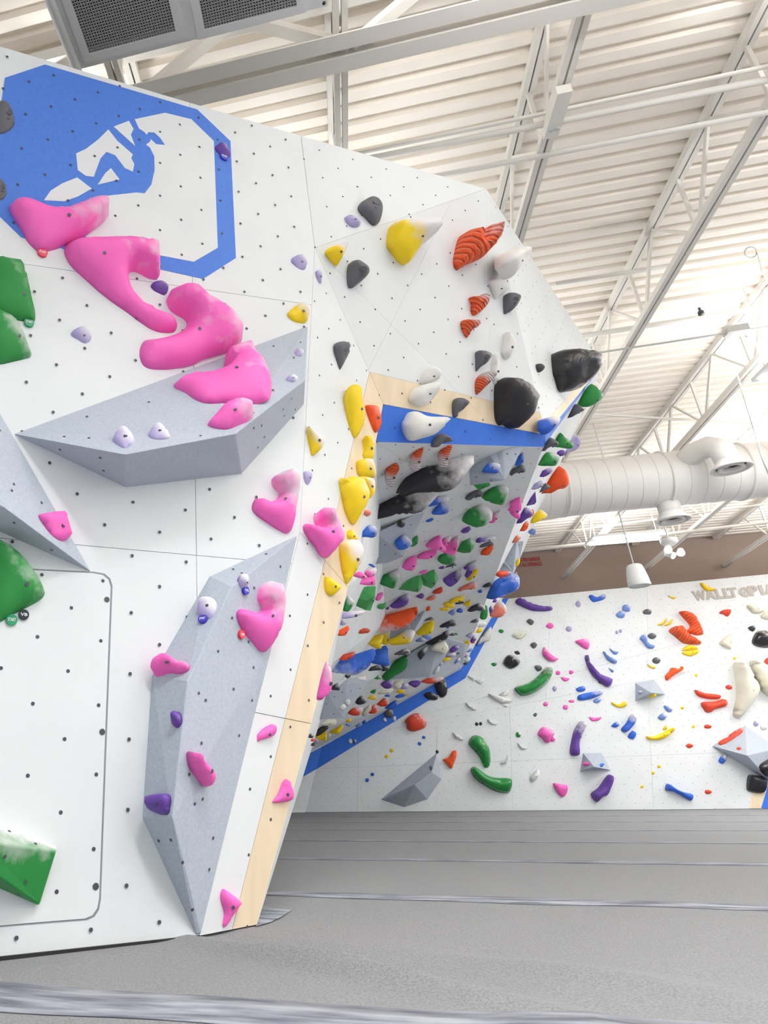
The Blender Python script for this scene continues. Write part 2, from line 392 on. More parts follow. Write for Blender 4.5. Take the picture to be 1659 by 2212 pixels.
# ------------------------------------------------------------------ prow above the overhang
WP = empty('wall_prow'); tag(WP, 'grey-white jutting upper wall prow with plywood and blue lip', 'wall', kind='structure')
facet('E', [a3, L1, el], WP, inset=.0005, seams=[((973, 437), (795, 801))], wood=((797, 803), (1192, 897), (980, 880)))
facet('C', [a3, el, d1], WP, inset=.0005, seams=[((973, 437), (795, 801))], wood=((797, 803), (1192, 897), (1040, 890)))
facet('C', [el, L2, d1], WP, inset=.0005, wood=((797, 803), (1192, 897), (1110, 915)))
facet('C', [L2, r1, d1], WP, inset=.0005, seams=[((1173, 606), (1065, 860))], wood=((1192, 897), (1296, 776), (1250, 850)))
facet('K', [L1, f1, f2, L2], WP, mat=M_BLUE)
facet('K', [L2, f2, r1], WP, mat=M_BLUE, grid=False)
# ------------------------------------------------------------------ steep overhang running back to the far wall
WO = empty('wall_overhang'); tag(WO, 'steep overhanging white climbing wall crowded with holds', 'wall', kind='structure')
near = [w1, w2, f1, f2]; far = [P00, Pa, Pb, P1]
def lerp(a, b, t): return a + (b - a) * t
for k in range(3):
    cuts = [0, .16, .36, .62, 1.0] if k else [0, .5, 1]
    for i in range(len(cuts) - 1):
        a, b = lerp(near[k], far[k], cuts[i]), lerp(near[k], far[k], cuts[i + 1]); c, d = lerp(near[k + 1], far[k + 1], cuts[i]), lerp(near[k + 1], far[k + 1], cuts[i + 1])
        facet('F', [a, c, d], WO, grid=k > 0, nh=V((.5, -.2, -.6)), inset=.0006); facet('F', [a, d, b], WO, grid=k > 0, nh=V((.5, -.2, -.6)), inset=.0006)
for i, (s, t) in enumerate(((0, .3), (.3, 1))):
    a, b, c, d = lerp(f2, P1, s), lerp(f2, P1, t), lerp(r1, P2, s), lerp(r1, P2, t)
    facet('G', [a, c, d], WO); facet('G', [a, d, b], WO)
# ------------------------------------------------------------------ far wall
WB = empty('wall_back'); tag(WB, 'white far climbing wall scattered with coloured holds', 'wall', kind='structure')
XB, XL, XR = -.89, -.40, 13.0
tl, tr = onW(1086, 1294), onW(1659, 1240)
topz = lambda x: tl.z + (tr.z - tl.z) * (x - tl.x) / (tr.x - tl.x)
q1, q2 = onW(922, 1560), onW(1659, 1418)
fz = lambda x: q1.z + (q2.z - q1.z) * (x - q1.x) / (q2.x - q1.x)
xm = q1.x + (topz(0) - q1.z) / ((q2.z - q1.z) / (q2.x - q1.x)); xm = min(xm, XR)
zL = fz(XL)
lower = [V((XB, YW, 0)), V((XR, YW, 0)), V((XR, YW, min(fz(XR), topz(XR)))), V((XL, YW, zL))]
seamsW = [((775, 1500), (772, 1760)), ((1398, 1440), (1412, 1760)), ((998, 1648), (1500, 1628)), ((1100, 1500), (1108, 1760)), ((945, 1500), (942, 1760))]
facet('W', lower, WB, seams=seamsW)
nu = V((XL, YW + .0, zL)); upper = [V((XL, YW, zL)), V((XR, YW, min(fz(XR), topz(XR) - .02))), V((XR, YW + .006, topz(XR))), V((XL, YW + .012, topz(XL)))]
facet('W', [upper[0], upper[1], upper[2]], WB, seams=[((1398, 1240), (1400, 1500)), ((1190, 1270), (1180, 1500))]); facet('W', [upper[0], upper[2], upper[3]], WB, seams=[((1398, 1240), (1400, 1500)), ((1190, 1270), (1180, 1500))])
facet('WL', [V((XB, YW, 0)), V((XL, YW, zL)), V((-4, YW - 1.5, zL)), V((-4, YW - 1.5, 0))], WB)
def band(px, mat, name, off=.004):
    p = [onW(u, v, off) for u, v in px]; return prism(name, p, PW[1], .003, mat, WB)
band([(695, 1613.7), (995, 1446), (1005, 1465), (683, 1662)], M_BLUE, 'painted_band'); band([(995, 1446), (1086, 1294), (1099, 1292), (1005, 1465)], M_BLUE, 'painted_band')
PWL = plane(V((XB, YW, 0)), V((XL, YW, zL)), V((-4, YW - 1.5, zL)))
prism('painted_band', [on_plane(u, v, PWL[0], PWL[1], .004) for u, v in ((560, 1684), (700, 1611), (688, 1659), (560, 1732))], PWL[1], .003, M_BLUE, WB)
band([(1619, 1746), (1629, 1700), (1659, 1618), (1720, 1540), (1720, 1600), (1661, 1690), (1644, 1746)], M_WOOD, 'bare_wood_band'); band([(1644, 1746), (1661, 1690), (1720, 1610), (1800, 1640), (1800, 1746)], M_BLUE, 'painted_band')
bar('base_shadow', (XB, YW - .012, -.006), (XR, YW - .012, -.006), .02, .012, M_BLACK, WB)  # same painted shadow line at the far wall's foot
# lettering
def text_obj(name, s, mat, origin, x, y, size, wid=None, bold=0.0, th=.004, parent=None):
    cu = bpy.data.curves.new('tmp_text', 'FONT'); cu.body = s; cu.size = 1; cu.offset = bold; cu.extrude = th / 2 / size; cu.resolution_u = 3
    ob = bpy.data.objects.new('tmp_text', cu); COL.objects.link(ob); dg = bpy.context.evaluated_depsgraph_get(); dg.update()
    me = bpy.data.meshes.new_from_object(ob.evaluated_get(dg)); bpy.data.objects.remove(ob); bpy.data.curves.remove(cu); me.name = name
    xs_ = [v.co.x for v in me.vertices]; ys_ = [v.co.y for v in me.vertices]; x0, x1_, y0, y1_ = min(xs_), max(xs_), min(ys_), max(ys_)
    n = x.cross(y).normalized(); W_ = wid or (x1_ - x0) / (y1_ - y0) * size
    for v in me.vertices:
        a, b, c = (v.co.x - x0) / (x1_ - x0) * W_, (v.co.y - y0) / (y1_ - y0) * size, v.co.z * size
        v.co = origin + x.normalized() * a + y.normalized() * b + n * c
    me.materials.clear(); me.materials.append(mat); o = link(bpy.data.objects.new(name, me), parent); return o
def letters(px0, px1, s, hpx, mat, name, plane_, parent, bold):
    a, b = on_plane(*px0, plane_[0], plane_[1], .006), on_plane(*px1, plane_[0], plane_[1], .006); x = b - a
    up = plane_[1].cross(x).normalized(); c = on_plane(px0[0], px0[1] - hpx, *plane_); hh = (c - a).length
    return text_obj(name, s, mat, a, x, up, hh, x.length, bold, parent=parent)
for i, (ch, x0, x1_) in enumerate((('W', 1501, 1529), ('A', 1527, 1549), ('L', 1550, 1566), ('L', 1567, 1583), ('T', 1577, 1597), ('P', 1622, 1642), ('I', 1645, 1653), ('A', 1655, 1677))):
    yb = lambda x: 1298 - (x - 1505) * .088
    letters((x0, yb(x0)), (x1_, yb(x1_)), ch, 21, M_LET, 'lettering', PW, WB, .05)
rc = onW(1609, 1279, .006)
def ring(name, c, r0, r1_, mat, parent, n=V((0, -1, 0))):
    vs, fs = [], []; x = V((1, 0, 0)); y = V((0, 0, 1)); S = 24
    for r in (r0, r1_):
        vs += [c + x * r * math.cos(2 * math.pi * k / S) + y * r * math.sin(2 * math.pi * k / S) for k in range(S)]
    fs = [(k, (k + 1) % S, S + (k + 1) % S, S + k) for k in range(S)]
    return mesh_obj(name, vs, fs, mat, parent)
px_m = (onW(1620, 1279) - onW(1610, 1279)).length / 10
ring('lettering', rc, 6.5 * px_m, 12.8 * px_m, M_LET, WB); ring('lettering', rc, .2 * px_m, 3.4 * px_m, M_LET, WB)
# building wall behind, brown paint
Yb = YW + .35
tag(boxes_obj('wall_rear', [((-14, Yb, 0), (22, Yb + .2, 5.6))], M_BROWN), 'brown painted building wall above the far climbing wall', 'wall', kind='structure')
PBk = (V((0, Yb, 0)), V((0, -1, 0)))
rear = bpy.data.objects['wall_rear']
letters((1118, 1214.5), (1168, 1211), 'ON FIRE BARRIER', 8, M_RED, 'warning_lettering', PBk, rear, .02)
letters((1100, 1226.5), (1171, 1221.5), 'PROTECT ALL OPENINGS', 8, M_RED, 'warning_lettering', PBk, rear, .02)
# ------------------------------------------------------------------ roof
dz = lambda y: 5.95 - .034 * y
vs, fs = [], []; per, dep = .152, .042; y = -4.0; rows = []
while y < YW + .36:
    for t, k in ((0, 0), (.085, 0), (.103, 1), (.134, 1)): rows.append((y + t, dz(y) + k * dep))
    y += per
for x in (-14, 22): vs += [(x, a, b) for a, b in rows]
n = len(rows); fs = [(i, i + 1, n + i + 1, n + i) for i in range(n - 1)]
o = mesh_obj('ceiling', vs, fs, M_DECK); tag(o, 'corrugated cream metal roof deck', 'ceiling', kind='structure')
JX = [-2.64, -1.08, .48, 2.04, 3.60, 5.17, 6.73, 8.29, 9.85, 11.4]
jl = ['left of the ceiling grille unit', 'behind the ceiling grille unit', 'crossing above the mural wall', 'nearest the yellow holds, bearing conduit boxes', 'second right of the prow', 'third right of the prow, through the frame corner', 'fourth right of the prow', 'fifth right of the prow', 'sixth right of the prow', 'farthest right']
for i, X in enumerate(JX):
    J = empty('roof_joist', (X, 0, dz(0))); tag(J, 'cream open-web steel roof joist, ' + jl[i], 'joist', 'parallel roof joists')
    y0, y1 = -2.5, YW + .3; b0, b1 = V((X, y0, dz(y0))), V((X, y1, dz(y1)))
    for s in (-1, 1):
        e = V((s * .028, 0, 0))
        bar('top_chord', b0 + e - V((0, 0, .035)), b1 + e - V((0, 0, .035)), .042, .07, M_STEEL, J)
        bar('bottom_chord', b0 + e - V((0, 0, .66)), b1 + e - V((0, 0, .66)), .040, .06, M_STEEL, J)
    y = y0 + .15; k = 0
    while y + 1.25 < y1:
        T = lambda yy: V((X, yy, dz(yy) - .05)); B = lambda yy: V((X, yy, dz(yy) - .65))
        if X > .4 or y > 1:
            bar('web_bar', T(y), B(y + .56), .045, .02, M_STEEL, J, V((1, 0, 0))); bar('web_bar', B(y + .62), T(y + .62), .03, .03, M_STEEL, J, V((1, 0, 0)))
            bar('web_bar', B(y + .68), T(y + 1.24), .025, .025, M_STEEL, J, V((1, 0, 0)))
        y += 1.25
# joist girder across the room near the camera
zg = 5.06
G_ = empty('roof_girder', (0, 3.3, zg)); tag(G_, 'wide cream steel roof girder crossing above the mural wall', 'girder')
for yy in (3.235, 3.395):
    boxes_obj('bottom_chord', [((-12, yy - .055, zg), (16, yy + .055, zg + .012)), ((-12, yy + (.043 if yy < 3.3 else -.055), zg + .013), (16, yy + (.055 if yy < 3.3 else -.043), zg + .11))], M_STEEL, G_)
boxes_obj('top_chord', [((-12, 3.22, dz(3.3) - .2), (16, 3.40, dz(3.3) - .08))], M_STEEL, G_)
for k, x in enumerate(lin(-11.4, 14.0, 18)):
    bar('web_bar', (x, 3.315, zg + .05), (x + .75, 3.315, dz(3.3) - .12), .05, .09, M_STEEL, G_, V((0, 1, 0)))
    bar('web_bar', (x + 1.47, 3.315, zg + .05), (x + .72, 3.315, dz(3.3) - .12), .05, .09, M_STEEL, G_, V((0, 1, 0)))
# column posts where joists sit beside the girder are hidden; bridging rods tie the joist bottoms
def pipe(u0, v0, u1, v1, z, r, name, lab, cat, mat=M_STEEL, ext=0):
    p, q = at_z(u0, v0, z), at_z(u1, v1, z); q = V((q.x, q.y, q.z)); d = (q - p)
    o = tube(name, [p - d * ext, q + d * ext], r, mat); return tag(o, lab, cat)
pipe(832, 318, 1659, 143, 5.18, .016, 'conduit_pipe', 'thin cream conduit, uppermost of three crossing the ceiling', 'conduit', ext=.4)
pipe(832, 336, 1659, 172, 5.16, .026, 'sprinkler_pipe', 'thicker cream pipe, middle of three crossing the ceiling', 'pipe', ext=.4)
pipe(955, 378, 1659, 242, 5.10, .022, 'conduit_pipe', 'cream conduit, lowest of three crossing the ceiling', 'conduit', ext=.4)
pipe(1200, 613, 1445, 574, 5.45, .024, 'sprinkler_pipe', 'cream pipe just under the deck, stopping at a joist', 'pipe')
SPK = pipe(1255, 726, 1659, 663, 5.38, .03, 'sprinkler_pipe', 'cream sprinkler pipe with a brass head, mid ceiling', 'pipe', ext=.3)
pipe(1286, 763, 1659, 706, 4.98, .012, 'cable_conduit', 'grey cable run strung below the joists', 'conduit', M_SEAM, ext=.3)
pipe(1178, 888, 1659, 918, 5.2, .018, 'bridging_rod', 'slender cream bridging rod behind the round duct', 'rod')
pipe(1130, 1128, 1659, 1052, 4.80, .02, 'conduit_pipe', 'cream conduit passing just beneath the round duct', 'conduit', ext=.3)
pipe(1130, 1190, 1659, 1128, 4.75, .03, 'sprinkler_pipe', 'cream pipe in front of the brown wall', 'pipe', ext=.3)
pipe(1130, 1160, 1659, 1088, 4.85, .016, 'conduit_pipe', 'cream conduit above the fluorescent lamp', 'conduit', ext=.3)
bx = at_z(1196, 268, 5.05)
JB = empty('junction_box', bx); tag(JB, 'cream junction box under the joist nearest the prow', 'junction box')
boxes_obj('box_body', [((bx.x - .05, bx.y - .28, bx.z - .03), (bx.x + .05, bx.y + .1, bx.z + .05))], M_STEEL, JB)
lathe('knockout', [(0, 0), (.018, 0), (.018, .006)], (bx.x - .02, bx.y + .02, bx.z - .036), (0, 0, 1), M_GRILLE, JB, 10)
lathe('knockout', [(0, 0), (.018, 0), (.018, .006)], (bx.x + .025, bx.y + .02, bx.z - .036), (0, 0, 1), M_GRILLE, JB, 10)
bx = at_z(1590, 716, 4.97)
tag(boxes_obj('junction_box', [((bx.x - .10, bx.y - .06, bx.z - .03), (bx.x + .10, bx.y + .06, bx.z + .05)), ((bx.x - .12, bx.y - .02, bx.z - .01), (bx.x + .12, bx.y + .02, bx.z + .03))], M_SEAM), 'grey junction box on the cable run near the right edge', 'junction box')
p = at_z(1513, 673, 5.33)
S_ = lathe('sprinkler_head', [(0, .0), (.03, .0), (.03, .04), (.014, .05), (.014, .09)], p - V((0, 0, .04)), (0, 0, 1), M_BOLT, SPK, 10)
# wires looping down at the right
def wire(pts, r, lab, mat=M_SEAM, zs=None):
    o = tube('cable', [at_z(u, v, z) for (u, v, z) in pts], r, mat, None, 6); return tag(o, lab, 'cable')
wire([(1593, 812, 4.9), (1622, 905, 4.2), (1645, 985, 3.75), (1665, 1035, 3.5)], .010, 'white hanging cable descending at the right edge', M_WHITE)
wire([(1605, 722, 4.95), (1630, 738, 4.93), (1645, 765, 4.9), (1652, 790, 4.85)], .008, 'grey cable curling off the junction box')
cs = at_z(1635, 545, 5.3)
wire([(1622 + 13 * math.cos(a), 545 + 12 * math.sin(a), 5.3) for a in lin(0, 6.28, 14)] + [(1640, 560, 5.3), (1648, 590, 5.3), (1662, 612, 5.3)], .007, 'coiled cream cable tied up beneath the roof deck', M_STEEL)
# ------------------------------------------------------------------ ceiling grille unit, top left
zh = 4.8
HV = empty('ceiling_air_unit', (-.44, 2.0, zh)); tag(HV, 'white rectangular ceiling air unit with two egg-crate grilles', 'air unit')
hx0, hx1, hy0, hy1 = -1.24, .37, 1.0, 2.81
gr = [(at_z(192, 112, zh).x, at_z(381, 72, zh).x), (at_z(441, 58, zh).x, at_z(641, 14, zh).x)]
gy1 = [at_z(280, 92, zh).y, at_z(540, 37, zh).y]; gy0 = 1.7
fr = .05
body = [((hx0, hy1 - .03, zh + .013), (hx1, hy1, zh + .34)), ((hx0, hy0, zh + .013), (hx0 + .03, hy1 - .031, zh + .34)), ((hx1 - .03, hy0, zh + .013), (hx1, hy1 - .031, zh + .34)), ((hx0 + .031, hy0, zh + .30), (hx1 - .031, hy1 - .031, zh + .32)),
        ((hx0, gy0, zh), (gr[0][0], hy1, zh + .012)), ((gr[0][1], gy0, zh), (gr[1][0], hy1, zh + .012)), ((gr[1][1], gy0, zh), (hx1, hy1, zh + .012)),
        ((gr[0][0], gy1[0], zh), (gr[0][1], hy1, zh + .012)), ((gr[1][0], gy1[1], zh), (gr[1][1], hy1, zh + .012)), ((hx0, hy0, zh), (hx1, gy0, zh + .012))]
boxes_obj('housing', body, M_WHITE, HV)
for i in range(2):
    gx0, gx1 = gr[i]; ga, gb = gy0, gy1[i]
    boxes_obj('grille_frame', [((gx0 - fr, gb, zh - .012), (gx1 + fr, gb + fr, zh)), ((gx0 - fr, ga - fr, zh - .012), (gx1 + fr, ga, zh)), ((gx0 - fr, ga, zh - .012), (gx0, gb, zh)), ((gx1, ga, zh - .012), (gx1 + fr, gb, zh))], M_WHITE, HV)
    bs = []
    for x in lin(gx0, gx1, int((gx1 - gx0) / .0165)): bs.append(((x - .0022, ga, zh - .004), (x + .0022, gb, zh + .008)))
    for y in lin(ga, gb, int((gb - ga) / .0165)): bs.append(((gx0, y - .0022, zh - .004), (gx1, y + .0022, zh + .008)))
    tag(boxes_obj('grille_bars', bs, M_GRILLE, HV), kind='stuff')
    boxes_obj('plenum', [((gx0 - .01, ga - .01, zh + .06), (gx1 + .01, gb + .01, zh + .07))], M_PLEN, HV)
tube('hanger_rod', [(hx1 - .02, hy1 - .02, zh), (hx1 - .02, hy1 - .02, dz(hy1))], .012, M_STEEL, HV)
tube('drain_pipe', [(hx0 + .02, hy1 + .04, zh - .01), (hx0 - .02, hy0, zh - .01)], .03, M_WHITE, HV)
# ------------------------------------------------------------------ round duct
DY, DZ, DR = 10.0, 4.36, .378
D_ = empty('round_duct', (6, DY, DZ)); tag(D_, 'large cream spiral-wound round air duct', 'duct')
prof = []; x0, x1 = 2.4, 14.0
lathe('duct_pipe', [(DR, 0), (DR, x1 - x0)], (x0, DY, DZ), (1, 0, 0), M_DUCT, D_, 40)
x = x0; k = 0
while x < 8.2:
    lathe('duct_seam', [(DR, 0), (DR + .004, .003), (DR + .004, .009), (DR, .012)], (x, DY, DZ), (1, 0, .0), M_DSEAM, D_, 40); x += .19
for X in (at_Y(1225, 1050, DY - .3).x, at_Y(1452, 1040, DY - .3).x, at_Y(1625, 1020, DY - .3).x):
    lathe('duct_collar', [(DR, 0), (DR + .022, .004), (DR + .022, .03), (DR, .034)], (X, DY, DZ), (1, 0, 0), M_DUCT, D_, 40)
def elbow(nm, pts, r, rf, lab):
    t = tube('branch_pipe', pts, r, M_DUCT, D_, 24)
    e = V(pts[-1]); f = lathe('diffuser', [(r, .05), (rf * .75, .0), (rf, -.05), (rf, -.07), (rf * .88, -.07), (rf * .82, -.03), (rf * .74, -.03)], e, (0, 0, 1), M_DUCT, D_, 28)
    lathe('diffuser_ring', [(rf * .62, -.03), (rf * .66, -.075), (rf * .46, -.06), (rf * .44, -.02)], e, (0, 0, 1), M_DUCT, D_, 28)
    lathe('diffuser_throat', [(0, .01), (rf * .8, .01)], e - V((0, 0, .02)), (0, 0, 1), M_PLEN, D_, 28)
e1 = at_Y(1447, 1128, DY + .1); elbow('a', [(e1.x, DY, DZ - .3), (e1.x, DY, DZ - .45), (e1.x, DY, e1.z + .05)], .135, .21, '')
e2 = at_Y(1580, 1012, DY - .75); elbow('b', [(e2.x - .24, DY - .2, DZ + .12), (e2.x - .17, DY - .42, DZ + .17), (e2.x - .08, DY - .6, DZ + .16), (e2.x - .02, DY - .71, DZ + .08), (e2.x, DY - .75, e2.z + .06)], .14, .22, '')
for X in (at_Y(1235, 1050, DY).x, 6.6, 9):
    tube('hanger_rod', [(X, DY, DZ + DR), (X, DY, dz(DY))], .01, M_STEEL, D_)
# ------------------------------------------------------------------ hanging lamps
def lamp(x, y, z, lab, dn=1.0, up=1.0, spread=180):
    Lm = empty('tube_lamp', (x, y, z)); tag(Lm, lab, 'lamp', 'hanging fluorescent lamps')
    boxes_obj('lamp_housing', [((x - .62, y - .24, z), (x + .62, y + .24, z + .04))], M_WHITE, Lm)
    for s in (-.15, .15):
        tube('lamp_tube', [(x - .58, y + s, z - .022), (x + .58, y + s, z - .022)], .02, M_TUBE, Lm, 10)
    for s in (-.5, .5): tube('hanger_wire', [(x + s, y, z + .04), (x + s, y, dz(y))], .005, M_STEEL, Lm, 5)
    ld = bpy.data.lights.new('lamp_light', 'AREA'); ld.shape = 'RECTANGLE'; ld.size = 1.2; ld.size_y = .3; ld.energy = LAMP_POWER * dn; ld.spread = math.radians(spread); ld.color = (.95, .98, 1.0)
    lo = bpy.data.objects.new('lamp_light', ld); COL.objects.link(lo); lo.location = (x, y, z - .06); child(lo, Lm)
    lu = ld.copy(); lu.energy = UP_POWER * up; lu.spread = math.pi;  l2 = bpy.data.objects.new('added_uplight', lu); COL.objects.link(l2); l2.matrix_world = Matrix.Translation((x, y, z + .08)) @ Matrix.Rotation(math.pi, 4, 'X'); child(l2, Lm)  # second light is an uplight added to each fixture to brighten the roof
lc = at_z(1354, 1162, 4.6)
lamp(lc.x, lc.y, 4.6, 'bright twin-tube fluorescent lamp before the brown wall', 1, .3)
lb = at_z(1650, 800, 4.6); lamp(lb.x + .62, lb.y, 4.6, 'fluorescent lamp cut by the right edge, under the roof joists', 1.8, .25)
lb2 = at_z(1655, 1038, 4.6); lamp(lb2.x + .62, lb2.y, 4.6, 'fluorescent lamp cut by the right edge, beside the round duct', 1.3, .4)
OUT = (((4.4, -.6), 'behind and right of the camera', 1.2, .8, 140), ((5.0, 2.4), 'right of the mural wall', .8, .8, 105), ((8.6, 2.4), 'over the right mats near the camera', 1, 1, 130), ((8.8, 7.6), 'over the right mats midway'), ((9.8, 13.3), 'right of the lettering'),  # unseen lamps, put in for the light they give the room
       ((1.0, .2), 'above the camera', 1.1, .25, 108), ((1.75, 2.2), 'between the air unit and the prow', .1, .2, 90), ((.2, 5.3), 'hidden behind the prow top', .1, .16, 90, 4.4), ((1.5, 8.2), 'hidden behind the overhang top', .1, .4, 90, 4.4), ((8.4, -1.8), 'behind at the right'), ((-2.6, 3.8), 'behind the mural wall', .3, .3), ((12.4, .5), 'in the third row near the camera', 1.5, .8), ((12.4, 5), 'in the third row midway', 1.5, .8), ((12.6, 11.4), 'in the third row beyond the duct', 1.5, .8),
       ((13.4, 14), 'in the third row at the brown wall'), ((16.4, 2.5), 'in the farthest row near the camera', 1.5, .8), ((16.4, 8.5), 'in the farthest row beyond the duct', 1.5, .8), ((-1.8, 9), 'behind the overhang', .3, .7))
for (x, y), l, *k in OUT: lamp(x, y, (k + [0, 0, 0, 4.6])[3] if len(k) > 3 else 4.6, 'hanging fluorescent lamp out of frame ' + l, *k[:3])
# pendant loudspeaker
sp = at_Y(1382, 1266, 10.5); top = V((sp.x, sp.y, dz(10.5)))
S_ = empty('pendant_speaker', sp); tag(S_, 'white bell-shaped pendant loudspeaker hanging before the far wall', 'loudspeaker')
lathe('speaker_body', [(.0, .315), (.075, .31), (.095, .29), (.115, .2), (.13, .1), (.138, .01), (.132, .0)], sp, (0, 0, 1), M_WHITE, S_, 28)
lathe('speaker_grille', [(.132, .004), (.0, .004)], sp, (0, 0, 1), M_GRILLE, S_, 28)
tube('hanging_cable', [sp + V((0, 0, .31)), top], .008, M_WHITE, S_, 6); tube('cable_clip', [sp + V((0, 0, .62)), sp + V((0, 0, .66))], .014, M_WHITE, S_, 6)
# spotlight cluster
sp = at_Y(1446, 1172, 12.0)
S_ = empty('spotlight', sp); tag(S_, 'small lit spotlight cluster hanging under the round duct', 'spotlight')
lathe('canopy', [(0, .06), (.12, .06), (.12, .0), (.1, -.03), (0, -.03)], sp, (0, 0, 1), M_WHITE, S_, 16)
tube('stem', [sp + V((0, 0, .06)), V((sp.x, sp.y, dz(12)))], .012, M_WHITE, S_, 6)
for k, (dx, dy, ddz) in enumerate(((-.10, -.12, -.14), (.07, -.1, -.2), (.02, .12, -.17))):
    c = sp + V((dx, dy, ddz)); ax = V((-.4 if k < 2 else .5, -.7, -.6)).normalized()
    lathe('lamp_head', [(0, -.09), (.04, -.08), (.055, .02), (.055, .05)], c, ax, M_WHITE, S_, 16); lathe('lamp_lens', [(0, .045), (.05, .045)], c, ax, M_SPOT, S_, 16)
# exit-style emergency twin lamps on the brown wall
for i, (u, v, l) in enumerate(((1198, 1181, 'left of the fluorescent lamp'), (1518, 1148, 'right of the round diffusers'))):
    c = at_Y(u, v, Yb - .08); E_ = empty('emergency_light', c); tag(E_, 'small twin-head emergency light on the brown wall, ' + l, 'emergency light')
    boxes_obj('light_box', [((c.x - .12, c.y - .04, c.z - .06), (c.x + .12, c.y + .08, c.z + .06))], M_SEAM, E_)
    for s in (-.1, .1): lathe('lamp_head', [(0, 0), (.05, .02), (.06, .08)], c + V((s, -.05, .03)), (s, -1, -.3), M_GRILLE, E_, 12)
# ------------------------------------------------------------------ holds and volumes
ZN = {'R1': (0, 0, .42195), 'R2': (600, 350, .434), 'R3': (700, 800, .3617), 'R4': (640, 1200, .3134), 'R5': (800, 1220, .2652), 'R6': (1220, 1220, .2646), 'R7': (0, 850, .42195), 'R8': (0, 1400, .42195),
      'Z1': (780, 940, .13864), 'Z2': (980, 880, .13864), 'Z3': (1020, 820, .1748), 'Z4': (740, 1130, .12055), 'Z5': (900, 1120, .14467), 'Z6': (700, 1300, .13261), 'Z7': (880, 1270, .13864), 'Z8': (640, 1440, .15672), 'P': (0, 0, 1)}
def zpts(z, s):
    ox, oy, k = ZN[z]; return [(ox + float(a.split(',')[0]) * k, oy + float(a.split(',')[1]) * k) for a in s.split()]
BV = {}
def bvh(keys):
    k = tuple(keys)
    if k not in BV:
        vs, fs = [], []
        for key in keys:
            for p in SURF.get(key, []):
                b = len(vs); vs += [tuple(q) for q in p]; fs += [(b, b + i, b + i + 1) for i in range(1, len(p) - 1)]
        BV[k] = BVHTree.FromPolygons(vs, fs)
    return BV[k]
def hit(u, v, keys):
    d = ray(u, v); loc, n, i, t = bvh(keys).ray_cast(O, d.normalized())
    if loc is None:
        p = SURF[keys[0]][-1] if keys[0] in ('F', 'C') else SURF[keys[0]][0]
        P, n = plane(p[0], p[1], p[2]); loc = on_plane(u, v, P, n)
        if (loc - O).dot(d) < 0 or (loc - O).length > 20: loc, n, i, t2 = bvh(keys).find_nearest(O + d.normalized() * 7)
    if n.dot(O - loc) < 0: n = -n
    return loc, n.normalized()
GROUPS = {'A': ['A', 'D', 'B', 'VA'], 'B': ['B', 'A', 'VA'], 'C': ['C', 'E', 'D', 'K'], 'K': ['K', 'C', 'E'], 'F': ['F', 'VF'], 'G': ['G', 'VF'], 'W': ['W', 'VW', 'WL'], 'D': ['D', 'A']}
# ---- volumes: vertices given with their standing-out height from the wall they are bolted to
def volume(surf, vkey, zone, verts, faces, label, mat=None, anchor=0):
    ox, oy, k = ZN[zone]; px = [(ox + a * k, oy + b * k) for a, b, c in verts]
    u = sum(p[0] for p in px) / len(px); v = sum(p[1] for p in px) / len(px)
    P, n = hit(u, v, [surf])
    nw = n
    if surf in ('F', 'G'):
        # the overhang is seen along its face: lay the volume's rim on a plane turned towards the open room
        n = (nw * .45 + (O - P).normalized() * .55).normalized(); t = 1e9; dc = ray(u, v)
        for i in range(len(verts)):
            d = ray(*px[i]); d = d * (n.dot(dc) / n.dot(d)); k1 = nw.dot(d)
            if k1 < -1e-6: t = min(t, (nw.dot(O - P) + .02) / -k1)
        Q = O + dc * t
    else: Q = P
    pts = [on_plane(px[i][0], px[i][1], Q, n, max(verts[i][2], .002)) for i in range(len(verts))]
    base = [(p - nw * (nw.dot(p - P) + .003)) for p in pts]
    bc = sum(base, V()) / len(base)
    if surf in ('F', 'G'): base = [b + (bc - b) * .35 for b in base]
    cen = sum(pts, V()) / len(pts)
    vs = [p - cen for p in pts]; fs = [tuple(f) for f in faces]
    # close the open rim down to the wall
    cnt = {}
    for f in faces:
        for i in range(len(f)):
            e = (f[i], f[(i + 1) % len(f)]); cnt[tuple(sorted(e))] = cnt.get(tuple(sorted(e)), []) + [e]
    k2 = len(vs); vs += [b - cen for b in base]
    for e, l in cnt.items():
        if len(l) == 1: a, b = l[0]; fs.append((b, a, a + k2, b + k2))
    o = mesh_obj('climbing_volume', vs, fs, mat or M_VOL); o.location = cen; recalc(o.data)
    bm_ = o.modifiers.new('edge', 'BEVEL'); bm_.width = .006; bm_.segments = 2; bm_.limit_method = 'ANGLE'
    tag(o, label, 'volume', 'grey angular wall volumes')
    add_surf(vkey, [[pts[i] for i in (f[0], f[j], f[j + 1])] for f in faces for j in range(1, len(f) - 1)])
    # insert holes on the faces
    vs, fs = [], []
    for f in faces:
        q = [pts[i] for i in f]; nn = plane(q[0], q[1], q[2])[1]; c = sum(q, V()) / len(q)
        L = max((a - c).length for a in q)
        if L < .12: continue
        for w in (.35, .62) if L > .35 else (.4,):
            for a in q[::(1 if L > .3 else 2)]:
                s = c + (a - c) * (w * random.uniform(.8, 1.1)) + nn * .002; x = (a - c).normalized(); y = nn.cross(x); k0 = len(vs)
                vs += [s - cen + x * .006 * math.cos(t * math.pi / 3) + y * .006 * math.sin(t * math.pi / 3) for t in range(6)]; fs.append(tuple(range(k0, k0 + 6)))
    if vs: tag(mesh_obj('bolt_holes', vs, fs, M_HOLE, o), kind='stuff')
    return o
